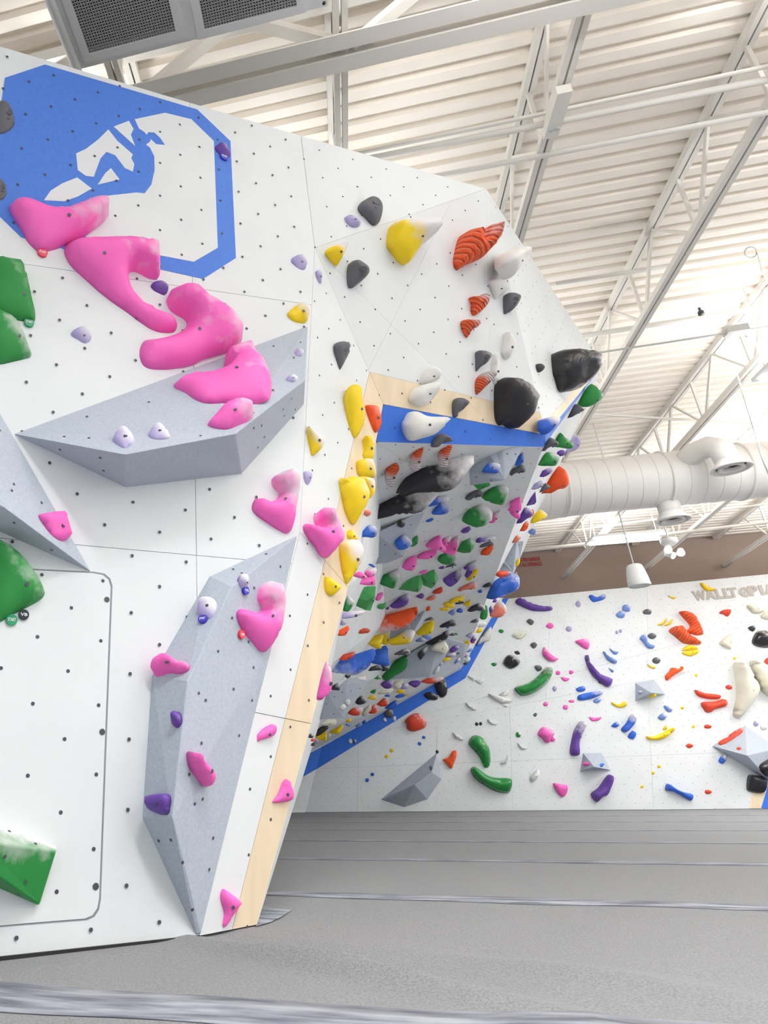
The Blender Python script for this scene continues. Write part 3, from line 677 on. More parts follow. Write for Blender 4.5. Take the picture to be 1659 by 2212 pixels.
volume('A', 'VA', 'P', [(30, 937, 0), (270, 982, .27), (508, 937, .29), (659, 821, .17), (665, 704, 0), (272, 1052, 0), (522, 1023, 0), (657, 873, 0)],
       [(0, 1, 2), (0, 2, 4), (2, 3, 4), (0, 5, 1), (1, 5, 6, 2), (2, 6, 7, 3), (3, 7, 4)], 'long grey angular volume under the pink holds on the mural wall')
volume('A', 'VA', 'P', [(-90, 735, 0), (197, 1235, 0), (13, 1099, .2), (-90, 1040, .2), (-90, 1108, 0)], [(0, 2, 1), (0, 3, 2), (2, 3, 4), (2, 4, 1)], 'grey pointed volume cut by the left edge of the picture')
volume('A', 'VA', 'P', [(643, 1156, 0), (453, 1245, 0), (329, 1459, 0), (308, 1766, 0), (424, 2020, 0), (434, 2018, 0), (500, 1268, .10), (405, 1472, .16), (372, 1765, .16), (586, 1400, 0)],
       [(0, 1, 6), (1, 2, 7, 6), (2, 3, 8, 7), (3, 4, 8), (4, 5, 8), (0, 6, 9), (6, 7, 9), (7, 8, 9), (8, 5, 9)], 'tall grey volume rising from the mats along the wall corner')
volume('F', 'VF', 'P', [(922, 1098, 0), (814, 1151, .16), (872, 1203, .06), (837, 1217, 0), (774, 1222, 0), (781, 1180, 0)], [(0, 1, 2), (1, 5, 4, 3), (1, 3, 2)], 'wide grey volume on the overhang below the black holds')
volume('F', 'VF', 'Z2', [(755, 620, 0), (1090, 625, 0), (800, 1140, .2), (235, 1012, 0.02), (255, 1225, 0)], [(0, 3, 2), (0, 2, 1), (3, 4, 2)], 'grey pyramid volume just under the blue lip')
volume('F', 'VF', 'P', [(925, 1305, 0), (838, 1390, 0), (892, 1370, .13), (912, 1352, 0)], [(0, 1, 2), (0, 2, 3)], 'dark-faced grey volume behind the orange banana hold')
volume('F', 'VF', 'P', [(895, 1405, 0), (823, 1470, 0), (928, 1463, .18), (1000, 1440, .04), (1006, 1390, 0), (950, 1374, 0)], [(0, 1, 2), (0, 2, 5), (5, 2, 3), (5, 3, 4)], 'grey volume at the foot of the overhang beside the white hold')
volume('F', 'VF', 'P', [(706, 1498, 0), (668, 1556, 0), (743, 1552, .16), (798, 1470, 0), (748, 1478, 0)], [(0, 1, 2), (0, 2, 4), (4, 2, 3)], 'grey volume deep in the overhang beside the plywood edge')
volume('G', 'VF', 'Z5', [(1500, 340, 0), (1205, 780, 0), (1445, 805, .15), (1545, 620, 0), (1600, 330, 0)], [(0, 1, 2), (0, 2, 3), (0, 3, 4)], "slim grey volume on the overhang's right side")
volume('W', 'VW', 'R5', [(85, 1912, 0), (545, 1530, 0), (580, 1745, .05), (465, 1910, 0), (275, 1975, 0), (360, 1790, .42), (500, 1690, .30), (230, 1870, .2)],
       [(0, 1, 6), (0, 6, 5, 7), (6, 1, 2), (6, 2, 5), (5, 2, 3), (5, 3, 4), (5, 4, 7), (7, 4, 0)], 'grey gem-shaped volume low on the far wall at left')
volume('W', 'VW', 'R6', [(575, 965, 0), (730, 935, 0), (822, 1058, 0), (575, 1110, 0), (705, 1045, .38)], [(0, 4, 1), (1, 4, 2), (2, 4, 3), (3, 4, 0)], 'upper small grey pyramid volume on the far wall')
volume('W', 'VW', 'R6', [(150, 1538, 0), (300, 1535, 0), (377, 1676, 0), (125, 1684, 0), (240, 1650, .38)], [(0, 4, 1), (1, 4, 2), (2, 4, 3), (3, 4, 0)], 'lower small grey pyramid volume on the far wall')
volume('W', 'VW', 'R6', [(1203, 1480, 0), (1475, 1310, 0), (1740, 1500, 0), (1490, 1558, .5), (1700, 1790, 0)], [(0, 3, 1), (1, 3, 2), (0, 4, 3), (3, 4, 2)], 'large grey pointed volume at the right edge of the far wall')

gw = volume('A', 'VA', 'R8', [(-80, 862, 0), (294, 1020, 0), (-80, 985, .17), (286, 1040, .05), (200, 1318, .02), (-80, 1120, .15), (-80, 1195, 0)], [(0, 2, 3, 1), (2, 5, 4, 3), (5, 6, 4), (1, 3, 4)], 'large green wedge hold low at the left edge', hold_mat('green', False))
gw.data.attributes.new('chalk_light', 'FLOAT', 'POINT').data.foreach_set('value', [.95, .95, .5, .45, 0, 0, 0] + [.9, .9, .2, .2, 0, 0, 0]); gw.name = 'climbing_hold'; gw['category'] = 'climbing hold'; gw['group'] = 'climbing holds on the left wall'
ALPHA = {'A': .12, 'B': .35, 'C': .4, 'D': .2, 'K': .4, 'F': .55, 'G': .5, 'W': .08}
bolt_me = None
def bolt_mesh():
    global bolt_me
    if bolt_me is None:
        vs = [(math.cos(t * math.pi / 4), math.sin(t * math.pi / 4), z) for z in (-.3, .12) for t in range(8)]
        fs = [(k, (k + 1) % 8, 8 + (k + 1) % 8, 8 + k) for k in range(8)] + [tuple(range(8, 16))]
        bolt_me = bpy.data.meshes.new('bolt'); bolt_me.from_pydata(vs, [], fs); bolt_me.materials.append(M_BOLT); bolt_me.update()
    return bolt_me
def catmull(p, k):
    out = []; n = len(p)
    for i in range(n):
        a, b, c, d = p[i - 1], p[i], p[(i + 1) % n], p[(i + 2) % n]
        for j in range(k):
            t = j / k; out.append(tuple(.5 * (2 * b[m] + (c[m] - a[m]) * t + (2 * a[m] - 5 * b[m] + 4 * c[m] - d[m]) * t * t + (3 * b[m] - a[m] - 3 * c[m] + d[m]) * t ** 3) for m in (0, 1)))
    return out
def segd(px, py, a, b):
    dx, dy = b[0] - a[0], b[1] - a[1]; L = dx * dx + dy * dy
    t = 0 if L == 0 else max(0, min(1, ((px - a[0]) * dx + (py - a[1]) * dy) / L))
    return math.hypot(px - a[0] - t * dx, py - a[1] - t * dy)
def inpoly(x, y, P):
    c = False
    for i in range(len(P)):
        (a, b), (e, f) = P[i - 1], P[i]
        if (b > y) != (f > y) and x < (e - a) * (y - b) / (f - b) + a: c = not c
    return c
HOLDS = []
def hold(surf, col, pts, name='', depth=None, chalk_light=0.0, gloss=False, facet_=False, ribs=0, alpha=None, cdir=(.75, -.65), bolt=True, flat=1.0):
    u = sum(p[0] for p in pts) / len(pts); v = sum(p[1] for p in pts) / len(pts)
    size = max(max(p[0] for p in pts) - min(p[0] for p in pts), max(p[1] for p in pts) - min(p[1] for p in pts))
    S, n = hit(u, v, GROUPS[surf])
    tc_ = (O - S).normalized(); a = ALPHA[surf] if alpha is None else alpha
    m = (n * (1 - a) + tc_ * a).normalized()
    sm = pts if facet_ else catmull(pts, 4 if size > 70 else (3 if size > 30 else 2))
    dc = ray(u, v); g0 = n.dot(O - S); t = 1e9; dirs = []
    for (x, y) in sm:
        d = ray(x, y); d = d * (m.dot(dc) / m.dot(d)); dirs.append(d); k = n.dot(d)
        if k < -1e-6: t = min(t, (g0 + .006) / -k)
    if t > 1e8: t = (S - O).length / dc.length
    X = [O + d * t for d in dirs]; C = O + dc * t
    ex = (ray(u + 1, v) - dc); ex = (ex - m * ex.dot(m)).normalized(); ey = m.cross(ex)
    q = [((p - C).dot(ex), (p - C).dot(ey)) for p in X]
    w_ = max(p[0] for p in q) - min(p[0] for p in q); h_ = max(p[1] for p in q) - min(p[1] for p in q); big = max(w_, h_); ml = min(w_, h_)
    # interior points
    k = 11 if size > 110 else (9 if size > 60 else (6 if size > 28 else 4))
    st = big / k; extra = []
    x0, y0 = min(p[0] for p in q), min(p[1] for p in q); j = 0
    DB = lambda x, y: min(segd(x, y, q[i - 1], q[i]) for i in range(len(q)))
    yy = y0 + st * .5
    while yy < y0 + h_:
        xx = x0 + st * (.5 if j % 2 else .25)
        while xx < x0 + w_:
            if inpoly(xx, yy, q) and DB(xx, yy) > st * .34: extra.append((xx, yy))
            xx += st
        yy += st * .87; j += 1
    # a bevel loop just inside the rim
    nq = len(q)
    for i in range(0, nq, 1 if size < 60 else 2):
        ax, ay = q[i - 1]; bx_, by_ = q[(i + 1) % nq]; tx, ty = bx_ - ax, by_ - ay; L = math.hypot(tx, ty) or 1
        for s in (1, -1):
            e = (q[i][0] - s * ty / L * ml * .07, q[i][1] + s * tx / L * ml * .07)
            if inpoly(e[0], e[1], q) and DB(*e) > ml * .045: extra.append(e); break
    if not extra: extra.append((sum(p[0] for p in q) / nq, sum(p[1] for p in q) / nq))
    dmax = max(DB(*e) for e in extra)
    Hh = depth if depth is not None else (min(.24, max(.018, ml * .42)) if surf not in ('A', 'B') else min(.085, max(.018, ml * .30)))
    axisd = (1, 0); lean = {'A': .5, 'B': .3, 'C': .25, 'W': .3}.get(surf, 0)
    if ribs:
        # ribs run across the long axis
        best = 0
        for i in range(nq):
            for j2 in range(i):
                dd = math.hypot(q[i][0] - q[j2][0], q[i][1] - q[j2][1])
                if dd > best: best = dd; axisd = ((q[i][0] - q[j2][0]) / dd, (q[i][1] - q[j2][1]) / dd)
    def hgt(x, y, db):
        r = min(1, db / (dmax * flat)); z = Hh * (.12 + .88 * math.sqrt(max(0, 1 - (1 - r) ** 2)))
        if ribs: z += Hh * .10 * math.sin((x * axisd[0] + y * axisd[1]) / big * ribs * 6.283) * min(1, r * 2)
        elif not facet_: z *= 1 + .16 * math.sin(x / big * 7 + u) * math.sin(y / big * 6 + v)
        if lean: z *= 1 + lean * max(-1, min(1, y / (h_ * .5)))
        return z
    if facet_:
        random.seed(int(u * 7 + v)); e0 = (sum(p[0] for p in q) / nq, sum(p[1] for p in q) / nq)
        extra = [(e0[0] + big * .10, e0[1] + ml * .10), (e0[0] - big * .16, e0[1] - ml * .02)]
        extra = [e for e in extra if inpoly(e[0], e[1], q)] or [e0]
    v2, f2_, ov = fill2d(q, extra)
    vs, ch, rb = [], [], []
    cd = V(cdir).normalized(); 
    for vv in v2:
        db = DB(vv.x, vv.y); z = 0 if db < 1e-5 else (Hh if facet_ else hgt(vv.x, vv.y, db))
        if facet_ and db >= 1e-5: z = Hh * (1.0 if vv.x > e0[0] else .8)
        vs.append(C + ex * vv.x + ey * vv.y + m * z - C)
        s = (vv.x * cd.x - vv.y * cd.y) / (big * .5)
        ch.append(max(0, min(1, chalk_light * 1.2 * (.58 + .85 * s)))); rb.append((vv.x * axisd[0] + vv.y * axisd[1]) / big * ribs * 11)  # pale ramp: chalk, and on pink holds also light painted towards one side
    top = len(vs); fs = list(f2_)
    onb = {}
    for i, vv in enumerate(v2):
        if DB(vv.x, vv.y) < 1e-5: onb[i] = 1
    cnt = {}
    for f in fs:
        for i in range(len(f)):
            e = (f[i], f[(i + 1) % len(f)]); cnt.setdefault(tuple(sorted(e)), []).append(e)
    bmap = {}; shrink = .82 if surf in ('F', 'G') else (.25 if surf == 'B' else .04); cont = S
    low = min(range(len(X)), key=lambda i: n.dot(X[i] - S)); cont = (X[low] * .5 + C * .5); cont = cont - n * n.dot(cont - S)
    for e, l in cnt.items():
        if len(l) == 1:
            p, r = l[0]
            for w in (p, r):
                if w not in bmap:
                    P_ = vs[w] + C; b = P_ - n * (n.dot(P_ - S) + .004); b = b + (cont - n * .004 - b) * shrink
                    bmap[w] = len(vs); vs.append(b - C); ch.append(ch[w]); rb.append(rb[w])
            fs.append((r, p, bmap[p], bmap[r]))
    me = bpy.data.meshes.new('climbing_hold'); me.from_pydata([tuple(x) for x in vs], [], fs); me.update()
    me.materials.append(hold_mat(col, gloss, ribs > 0)); recalc(me)
    at = me.attributes.new('chalk_light', 'FLOAT', 'POINT'); at.data.foreach_set('value', ch)
    if ribs: me.attributes.new('rib', 'FLOAT', 'POINT').data.foreach_set('value', rb)
    if not facet_:
        me.polygons.foreach_set('use_smooth', [True] * len(me.polygons))
    o = bpy.data.objects.new('climbing_hold', me); COL.objects.link(o); o.location = C
    o['category'] = 'climbing hold'
    if bolt and size > 24:
        bx_, by_ = (big * .06, -ml * .05)
        if not inpoly(bx_, by_, q): bx_, by_ = max(extra, key=lambda e: DB(*e))
        bo = bpy.data.objects.new('bolt', bolt_mesh()); COL.objects.link(bo); bo.parent = o
        r = min(.0085, big * .06); M = Matrix((ex * r, ey * r, m * .004)).transposed().to_4x4()
        zz = Hh if facet_ else hgt(bx_, by_, DB(bx_, by_)); M.translation = ex * bx_ + ey * by_ + m * (zz + .0005); bo.matrix_local = M
    if col == 'grey' and size > 24 and not facet_:
        # finger pocket of the jug: a dark oval set into its upper side
        px_, py_ = (w_ * .13, h_ * .14)
        if inpoly(px_, py_, q):
            po = bpy.data.objects.new('finger_pocket', bolt_mesh()); COL.objects.link(po); po.parent = o
            M = Matrix((ex * w_ * .17, ey * h_ * .10, m * .006)).transposed().to_4x4(); M.translation = ex * px_ + ey * py_ + m * hgt(px_, py_, DB(px_, py_)); po.matrix_local = M
    HOLDS.append(dict(o=o, surf=surf, col=col, u=u, v=v, size=size, name=name, asp=big / max(ml, 1e-4), facet=facet_, area=0, n=n, m=m, C=C, S=S))
    return o
def oval(cx_, cy_, w, h, kind=0):
    n = 8; out = []
    random.seed(int(cx_ * 13 + cy_ * 7))
    for i in range(n):
        t = 2 * math.pi * i / n; r = random.uniform(.82, 1.1); out.append((cx_ + w / 2 * r * math.cos(t), cy_ + h / 2 * r * math.sin(t)))
    return out
DATA = r"""
# wall A
R1 A pink c.35 | large pink wing-shaped hold at the mural's lower left : 48,1060 75,1036 140,1036 215,1060 270,1075 340,1075 420,1050 470,1035 520,1035 550,1055 558,1090 545,1120 500,1160 430,1210 350,1250 280,1280 210,1300 170,1280 130,1230 95,1160 60,1100
R1 A pink c.35 | largest pink hook-shaped hold below the mural : 328,1290 345,1250 390,1232 500,1238 620,1245 740,1247 800,1270 818,1310 820,1400 805,1415 770,1410 720,1385 690,1375 665,1385 660,1420 680,1480 720,1530 790,1580 870,1610 905,1650 900,1690 870,1708 800,1705 730,1670 650,1610 540,1530 430,1430 360,1360
R1 A pink c.3 | large pink claw-shaped hold just above the long grey volume : 866,1510 885,1478 930,1470 990,1485 1040,1530 1100,1570 1160,1610 1220,1670 1240,1710 1235,1750 1200,1785 1130,1810 1050,1835 980,1870 880,1890 780,1897 730,1880 712,1840 715,1790 740,1745 800,1735 870,1720 930,1695 970,1650 960,1615 900,1580 875,1550
R1 A pink c.3 d.07 | large pink curled hold on the long grey volume : 890,1975 930,1940 1000,1922 1080,1920 1150,1900 1180,1865 1155,1840 1160,1815 1210,1795 1270,1782 1310,1795 1330,1840 1370,1880 1390,1950 1385,2030 1350,2060 1250,2075 1150,2070 1060,2075 1000,2055 950,2010
R7 A pink c.35 d.06 | small pink shell hold on the front rim of the long grey volume : 1060,160 1100,125 1150,85 1210,70 1280,85 1300,105 1280,130 1230,160 1170,190 1120,190 1080,180
R1 A green c.3 | green slab hold at the left edge, upper of a stacked pair : -60,1352 70,1352 110,1370 140,1440 165,1530 180,1600 175,1650 140,1652 60,1640 -60,1600
R1 A green c.55 | chalky green hold at the left edge, lower of a stacked pair : -60,1600 30,1615 80,1650 120,1710 150,1780 160,1820 120,1840 -60,1862
R7 A green c.4 | large green hold with start tags at the left edge : -60,775 30,770 70,800 130,850 190,930 225,1000 225,1035 190,1070 100,1120 0,1180 -60,1200
R1 A purple c.35 | small purple hold on the mural's blue border : 1096,765 1110,745 1140,740 1165,770 1180,800 1150,815 1120,800
R1 A purple c.3 | small purple hold between the big pink holds : 768,1465 790,1445 830,1447 862,1475 845,1515 815,1510 780,1490
R1 A lav c.5 | small lavender hold right of the green pair : 358,1715 385,1685 430,1680 468,1720 460,1750 430,1765 395,1745
R1 A lav c.45 | small lavender hold right of the mural, left one : 1485,1340 1505,1315 1545,1315 1570,1350 1555,1385 1520,1378
R1 B lav c.45 | narrow lavender hold by the fold right of the mural : 1613,1400 1625,1382 1645,1400 1645,1450 1628,1452 1616,1425
R7 A lav c.7 d.03 | left lavender chip on the long grey volume : 577,235 605,205 650,200 690,245 660,278 635,290 600,265
R7 A lav c.7 d.03 | right lavender chip on the long grey volume : 757,215 785,185 830,180 875,228 830,245 780,240
R7 A lav c.4 | small lavender hold near the corner below the long grey volume : 1549,405 1570,398 1590,415 1588,450 1570,473 1552,455
R1 A lav c.6 d.02 | tiny lavender chip high on the long volume's right tip : @1528,1812,46,38
R1 A lav c.6 d.02 | tiny lavender chip on the long volume's right end : @1490,1945,64,40
R7 A lav c.75 d.03 | chalky lavender hold with start tag on the tall volume : 1012,1130 1020,1070 1060,1052 1105,1065 1110,1110 1080,1162 1040,1150
R7 A lav c.8 d.025 | chalky white hold with grade tag on the tall volume : @1240,968,52,95
R8 A purple c.2 d.035 | small purple oval hold on the tall volume's left face : 888,385 895,345 915,326 935,345 938,385 920,410 900,408
R8 A purple c.15 d.04 | purple rounded block hold low on the tall volume : 768,770 790,750 840,745 878,755 880,820 865,855 820,852 770,825
R1 A grey c.15 | grey ring-shaped hold at the left edge on the mural : -30,560 -10,530 25,532 60,570 75,630 62,655 45,675 10,695 -30,690
R1 A grey c.1 | grey hold at the left edge below the ring-shaped one : -40,925 5,925 30,965 32,1000 10,1030 -40,1040
R7 A pink c.15 d.045 | small pink hold on the cut-off grey volume : 188,630 230,618 285,620 310,650 345,720 348,745 310,757 270,740 230,700
R7 A pink c.5 | pink three-lobed hold above the tall volume : 1283,590 1300,545 1330,538 1365,555 1410,545 1435,510 1400,470 1398,430 1430,410 1455,395 1490,410 1515,470 1515,560 1500,680 1470,717 1430,705 1370,670 1310,630
P B pink c.4 | pink three-lobed hold around the corner from the tall volume's top : 652,1142 662,1131 685,1137 700,1135 692,1115 695,1100 705,1096 718,1110 733,1140 738,1165 725,1185 710,1203 698,1205 685,1185 665,1165
R7 A pink c.45 d.07 | large pink hook hold high on the tall volume : 1197,1140 1215,1105 1260,1105 1310,1125 1345,1110 1350,1085 1325,1050 1335,995 1370,965 1400,965 1420,1010 1432,1070 1425,1180 1400,1260 1370,1315 1330,1320 1290,1280 1230,1220
R8 A pink c.3 d.06 | pink ledge hold across the tall volume's left ridge : 793,130 810,95 850,65 890,62 930,85 975,90 972,120 930,138 870,130 830,140 800,145
R8 A pink c.1 d.06 | pink slanted bar hold mid tall volume : 948,540 970,528 1000,560 1040,600 1070,620 1085,660 1070,705 1040,705 1000,660 960,610
R8 B pink c.1 a.2 | pink block hold right of the tall volume : 1308,450 1320,430 1380,392 1405,395 1410,430 1390,455 1340,470 1312,482
R8 B pink c.1 a.2 | pink triangular hold on the plywood edge : 1388,780 1420,745 1450,680 1470,672 1482,700 1495,740 1490,780 1440,790 1392,795
R8 B pink c.05 a.2 | lowest pink tooth-shaped hold near the mats : 1120,1260 1130,1232 1145,1230 1180,1255 1225,1290 1225,1315 1190,1370 1155,1425 1140,1420 1145,1350 1125,1300
P F pink c.5 | pink bulge peeking from behind the plywood edge : 684,1512 690,1475 700,1438 707,1430 714,1465 713,1488 702,1503
# B and prow
R2 A yellow c.55 | yellow and white hold above the long volume's tip : 42,760 60,740 100,708 120,703 150,730 155,760 140,800 90,803 55,785
R2 C yellow c.5 | small yellow hold at the fold of the prow : 232,450 260,425 320,405 340,405 335,440 300,510 285,515 240,475
R2 C yellow c.8 | large yellow hold high on the prow : 540,400 560,330 590,295 640,287 700,290 770,285 800,320 795,345 760,380 710,420 670,480 640,508 610,505 570,465 540,430
R2 D grey c.15 | grey jug hold highest above the yellow hold : 397,235 410,205 445,185 480,190 510,230 512,285 490,315 465,320 430,280 410,262
R2 D lav c.4 | small lavender hold left of the highest grey jug : 330,280 360,270 395,285 410,315 375,330 345,315
R2 C grey c.1 | grey jug hold below the small yellow hold : 345,625 345,560 360,505 390,490 440,520 447,560 420,590 395,610 370,628
R2 B grey c.2 | grey pinch hold on the narrow wall below the fold : 277,930 285,905 315,893 350,905 353,950 335,990 310,1035 300,1030 285,970
R2 C orange r5 c.3 | large orange ribbed hold with a horn on the prow : 870,500 890,440 930,360 965,335 990,340 1010,390 1040,340 1065,310 1088,320 1090,370 1060,430 1010,480 940,510 900,535 880,540
R2 C white c.2 | white scoop hold by the prow's right edge : 1078,530 1100,475 1150,440 1210,425 1230,450 1215,500 1180,550 1150,580 1110,545
R2 C white c.2 | white shield hold below the prow-edge scoop : 1045,610 1060,588 1100,585 1138,620 1135,645 1100,670 1075,683 1060,650
R2 C grey c.15 | grey jug hold under the white shield hold : 1120,755 1125,700 1135,660 1165,650 1200,670 1190,710 1165,740 1130,758
R2 C orange r4 c.45 | upper of two small orange ribbed holds on the prow : 950,680 975,668 1000,670 1030,652 1047,670 1040,710 1010,745 970,768 955,740 962,710
R2 C orange r4 c.35 | lower of two small orange ribbed holds on the prow : 908,800 930,785 960,785 995,790 995,820 965,835 945,872 930,870 910,835
R2 C white c.2 | white leaf hold mid prow : 1108,945 1125,890 1140,845 1170,880 1178,920 1160,960 1138,983 1115,965
R2 C white c.2 | slim white fin hold beside the orange striped hold : 1060,1040 1085,945 1097,1000 1095,1080 1080,1110 1060,1080
R2 C grey c.2 | grey jug hold above the orange striped hold : 980,1040 985,990 990,945 1020,938 1060,960 1040,1000 1010,1020 990,1042
R2 C orange r6 c.75 | orange striped horn hold low on the prow : 978,1140 985,1090 1010,1060 1050,1040 1078,1050 1060,1090 1020,1130 990,1160
R2 C white c.2 | white hold, upper of a pair on the plywood lip : 700,1100 715,1060 750,1020 780,1025 803,1040 800,1080 760,1095 720,1110
R2 C white c.2 | white hold, lower of a pair on the plywood lip : 645,1190 660,1150 700,1115 760,1100 800,1095 800,1130 770,1180 730,1213 670,1205
R2 C black c.3 g | big black bulbous hold at the prow's right tip : 1365,1060 1375,1000 1395,950 1430,932 1480,938 1560,950 1577,1000 1560,1060 1510,1120 1440,1143 1400,1130 1380,1080
R2 C black c.3 | big black bulbous hold over the plywood lip : 1075,1270 1080,1170 1095,1100 1130,1072 1180,1080 1240,1110 1283,1165 1275,1200 1255,1260 1210,1315 1180,1323 1130,1308 1095,1310
R2 C dark | tiny dark hold left of the tip's black hold : @1300,1025,44,46
R2 C grey c.15 | grey jug hold on the plywood lip : 865,1265 870,1200 890,1175 920,1178 945,1200 920,1235 895,1250 890,1270
R2 K white c.2 a.5 | white angular hold on the blue lip : 610,1320 630,1280 660,1245 700,1243 750,1265 845,1270 840,1295 790,1350 720,1375 655,1385
R2 K grey c.2 a.5 | grey jug hold under the blue lip : 760,1415 780,1370 820,1350 860,1370 865,1392 820,1398 800,1418
R2 C blue c.6 | blue and white hold at the lip's right corner : 1292,1335 1310,1290 1350,1270 1385,1275 1380,1310 1340,1355 1320,1345
R2 B yellow c.25 | tall yellow oval hold on the narrow wall : 333,1180 345,1130 380,1107 408,1130 415,1180 430,1250 425,1310 385,1377 360,1350 345,1290
R2 B orange c.35 | orange hold on the plywood edge beside the tall yellow oval : 432,1220 460,1210 495,1225 510,1290 505,1330 480,1347 455,1300
R2 B yellow c.75 | white and yellow wing hold left of the yellow stack : 143,1320 160,1330 205,1355 228,1385 215,1430 165,1465 155,1420
R3 B yellow c.3 | topmost yellow hold of the stack on the plywood edge : 242,395 270,395 290,440 292,520 265,540 225,520 245,460
R3 B yellow c.5 | second yellow hold of the stack on the plywood edge : 190,560 210,535 270,525 290,560 305,620 295,643 250,640 195,625
R3 B yellow c.55 | third yellow hold of the stack, half white : 205,640 250,635 290,655 300,700 290,750 262,765 240,700
R3 B yellow c.35 | large yellow hold of the stack on the plywood edge : 92,655 130,650 160,635 210,640 240,690 262,740 255,800 215,870 175,922 140,890 110,820
R3 B yellow c.2 | small yellow hold just above the big white and yellow one : 128,995 150,952 175,975 200,1010 170,1020
R3 B yellow c.7 | large white and yellow hold lowest of the stack : 90,1100 100,1030 150,1010 195,1015 225,1075 220,1130 190,1200 140,1275 115,1260 98,1190
R3 B yellow c.2 | yellow hold alone below the stack : 0,1235 30,1240 90,1280 95,1305 45,1348 0,1320
# overhang F
Z1 F orange r6 c.85 kd | orange and white ribbed horn, leftmost of three under the blue lip : 360,590 400,510 470,450 545,425 595,500 570,560 530,640 520,740 470,800 410,790 380,720 370,650
Z1 F orange r6 c.85 kd | orange and white ribbed horn, middle of three under the blue lip : 750,370 790,300 870,220 960,180 970,220 940,320 930,400 920,500 850,555 780,540 750,470
Z1 F orange r6 c.8 kd | orange and white ribbed horn, rightmost of three under the blue lip : 1195,310 1230,240 1310,180 1400,135 1415,180 1370,300 1355,400 1340,470 1270,495 1200,475 1190,400
Z1 F black c.5 | long black chalked hold, upper of two on the overhang : 545,890 600,780 720,640 880,540 1000,490 1180,470 1350,450 1450,400 1600,330 1659,315 1750,320 1740,380 1640,490 1560,600 1480,700 1380,780 1200,830 1000,830 800,830 640,890 570,908
Z1 F black c.5 | long black chalked hold, lower of two on the overhang : 130,1160 300,1060 500,960 640,890 850,840 1100,830 1180,870 1120,960 1020,1070 940,1140 780,1190 560,1200 350,1250 200,1280 125,1270
Z1 F blue c.5 : 1035,1100 1060,1030 1110,980 1200,950 1350,950 1355,1010 1250,1060 1150,1085
Z1 F blue c.35 : 1095,1220 1150,1130 1230,1065 1310,1070 1375,1140 1340,1200 1270,1225 1180,1232
Z1 F blue : 1005,1350 1040,1305 1100,1290 1130,1310 1080,1340
Z1 F salmon c.3 : @85,1210,130,110
Z1 F dark c.35 g | dark glossy ball hold on the wide grey volume : 555,1390 590,1330 650,1310 700,1340 670,1420 610,1440
Z1 F blue c.45 | blue and white hold left of the wide grey volume : 0,1580 30,1500 100,1410 190,1405 225,1480 220,1560 180,1600 90,1590
Z1 F blue c.45 | blue and white hold on the wide grey volume : 520,1660 570,1600 680,1550 790,1660 740,1740 620,1790 560,1765
Z1 F lgreen : 760,1730 820,1640 850,1555 890,1590 880,1670 820,1720
Z2 F blue c.5 | blue and white block hold on the grey pyramid volume : 440,1010 470,940 540,870 630,857 710,880 730,930 690,1025 560,1020
Z2 F blue c.3 : 945,905 1000,810 1070,690 1090,740 1090,830 1040,890
Z2 F grey c.2 : 865,1045 920,950 1000,905 1070,890 1120,960 1080,1000 960,1010 910,1040
Z2 F green : 280,1170 340,1145 500,1140 545,1170 570,1200 480,1250 390,1275 330,1235
Z2 F grey c.15 : 170,1420 240,1340 330,1285 400,1280 460,1340 430,1370 300,1395 260,1425
Z2 F green c.45 | green and white angular hold under the grey pyramid volume : 430,1400 600,1240 800,1215 850,1290 790,1450 730,1500 620,1485
Z2 F green c.55 | large chalky green hold mid overhang : 125,1760 190,1640 290,1550 430,1510 540,1550 600,1640 590,1740 460,1820 330,1850 220,1820
Z2 F pink c.6 : 540,1780 610,1740 620,1660 700,1600 730,1605 690,1680 640,1770 580,1795
Z2 F pink c.15 | pink double-lobed hold by the overhang's right crease : 840,1600 900,1530 870,1520 920,1440 1030,1390 1050,1470 1055,1570 1010,1620 1040,1680 990,1725 900,1680 870,1640 900,1610
# G side
Z2 G grey c.15 | grey jug hold at the corner below the blue lip : 1350,690 1420,570 1490,475 1560,490 1605,550 1560,590 1450,620 1390,670
Z3 G green c.1 | topmost green hold beside the prow tip : 1300,300 1360,180 1470,50 1570,150 1550,240 1370,340
Z3 G grey c.1 | grey jug hold just below the topmost green hold : 1165,480 1230,360 1280,300 1355,345 1330,390 1230,440
Z3 G green c.3 | second green hold down the overhang's right side : 985,820 1040,720 1085,655 1120,690 1220,770 1190,850 1080,840
Z3 G lav c.3 | violet curved hold at the right silhouette of the overhang : 1150,890 1220,800 1250,680 1310,700 1310,780 1240,870
Z3 G green c.45 | third green hold down the overhang's right side : 810,1055 870,970 920,895 1030,910 1060,950 1020,1050 930,1068
Z3 G purple c.2 : 1035,910 1090,870 1145,880 1130,930 1070,950
Z3 G purple c.4 : 820,1200 880,1120 980,1085 970,1130 900,1190
Z3 G lav c.4 : 720,1355 780,1280 870,1240 860,1290 790,1345
Z3 G orange c.1 | large orange hold standing out in front of the round duct : 850,1415 930,1330 960,1220 1060,1075 1110,1100 1150,1250 1080,1340 1000,1355
Z3 G grey c.2 : 820,1400 870,1310 910,1280 955,1320 900,1350
Z3 G purple f | purple triangular hold on the overhang's right side : 655,1565 720,1470 780,1380 775,1540
Z3 G purple c.35 : 545,1780 600,1660 640,1580 720,1600 700,1680 600,1745
Z3 G orange c.2 : 690,1700 740,1590 755,1650 730,1690
Z3 G yellow c.35 | yellow hold standing out below the round duct : 720,1775 760,1680 840,1605 905,1650 880,1700 800,1745
Z3 G orange c.3 : 580,1880 620,1800 680,1740 670,1810
Z3 G sky c.3 : 690,1888 740,1840 780,1860 750,1920
Z5 G salmon c.4 : 1420,365 1470,260 1540,245 1550,270 1490,340
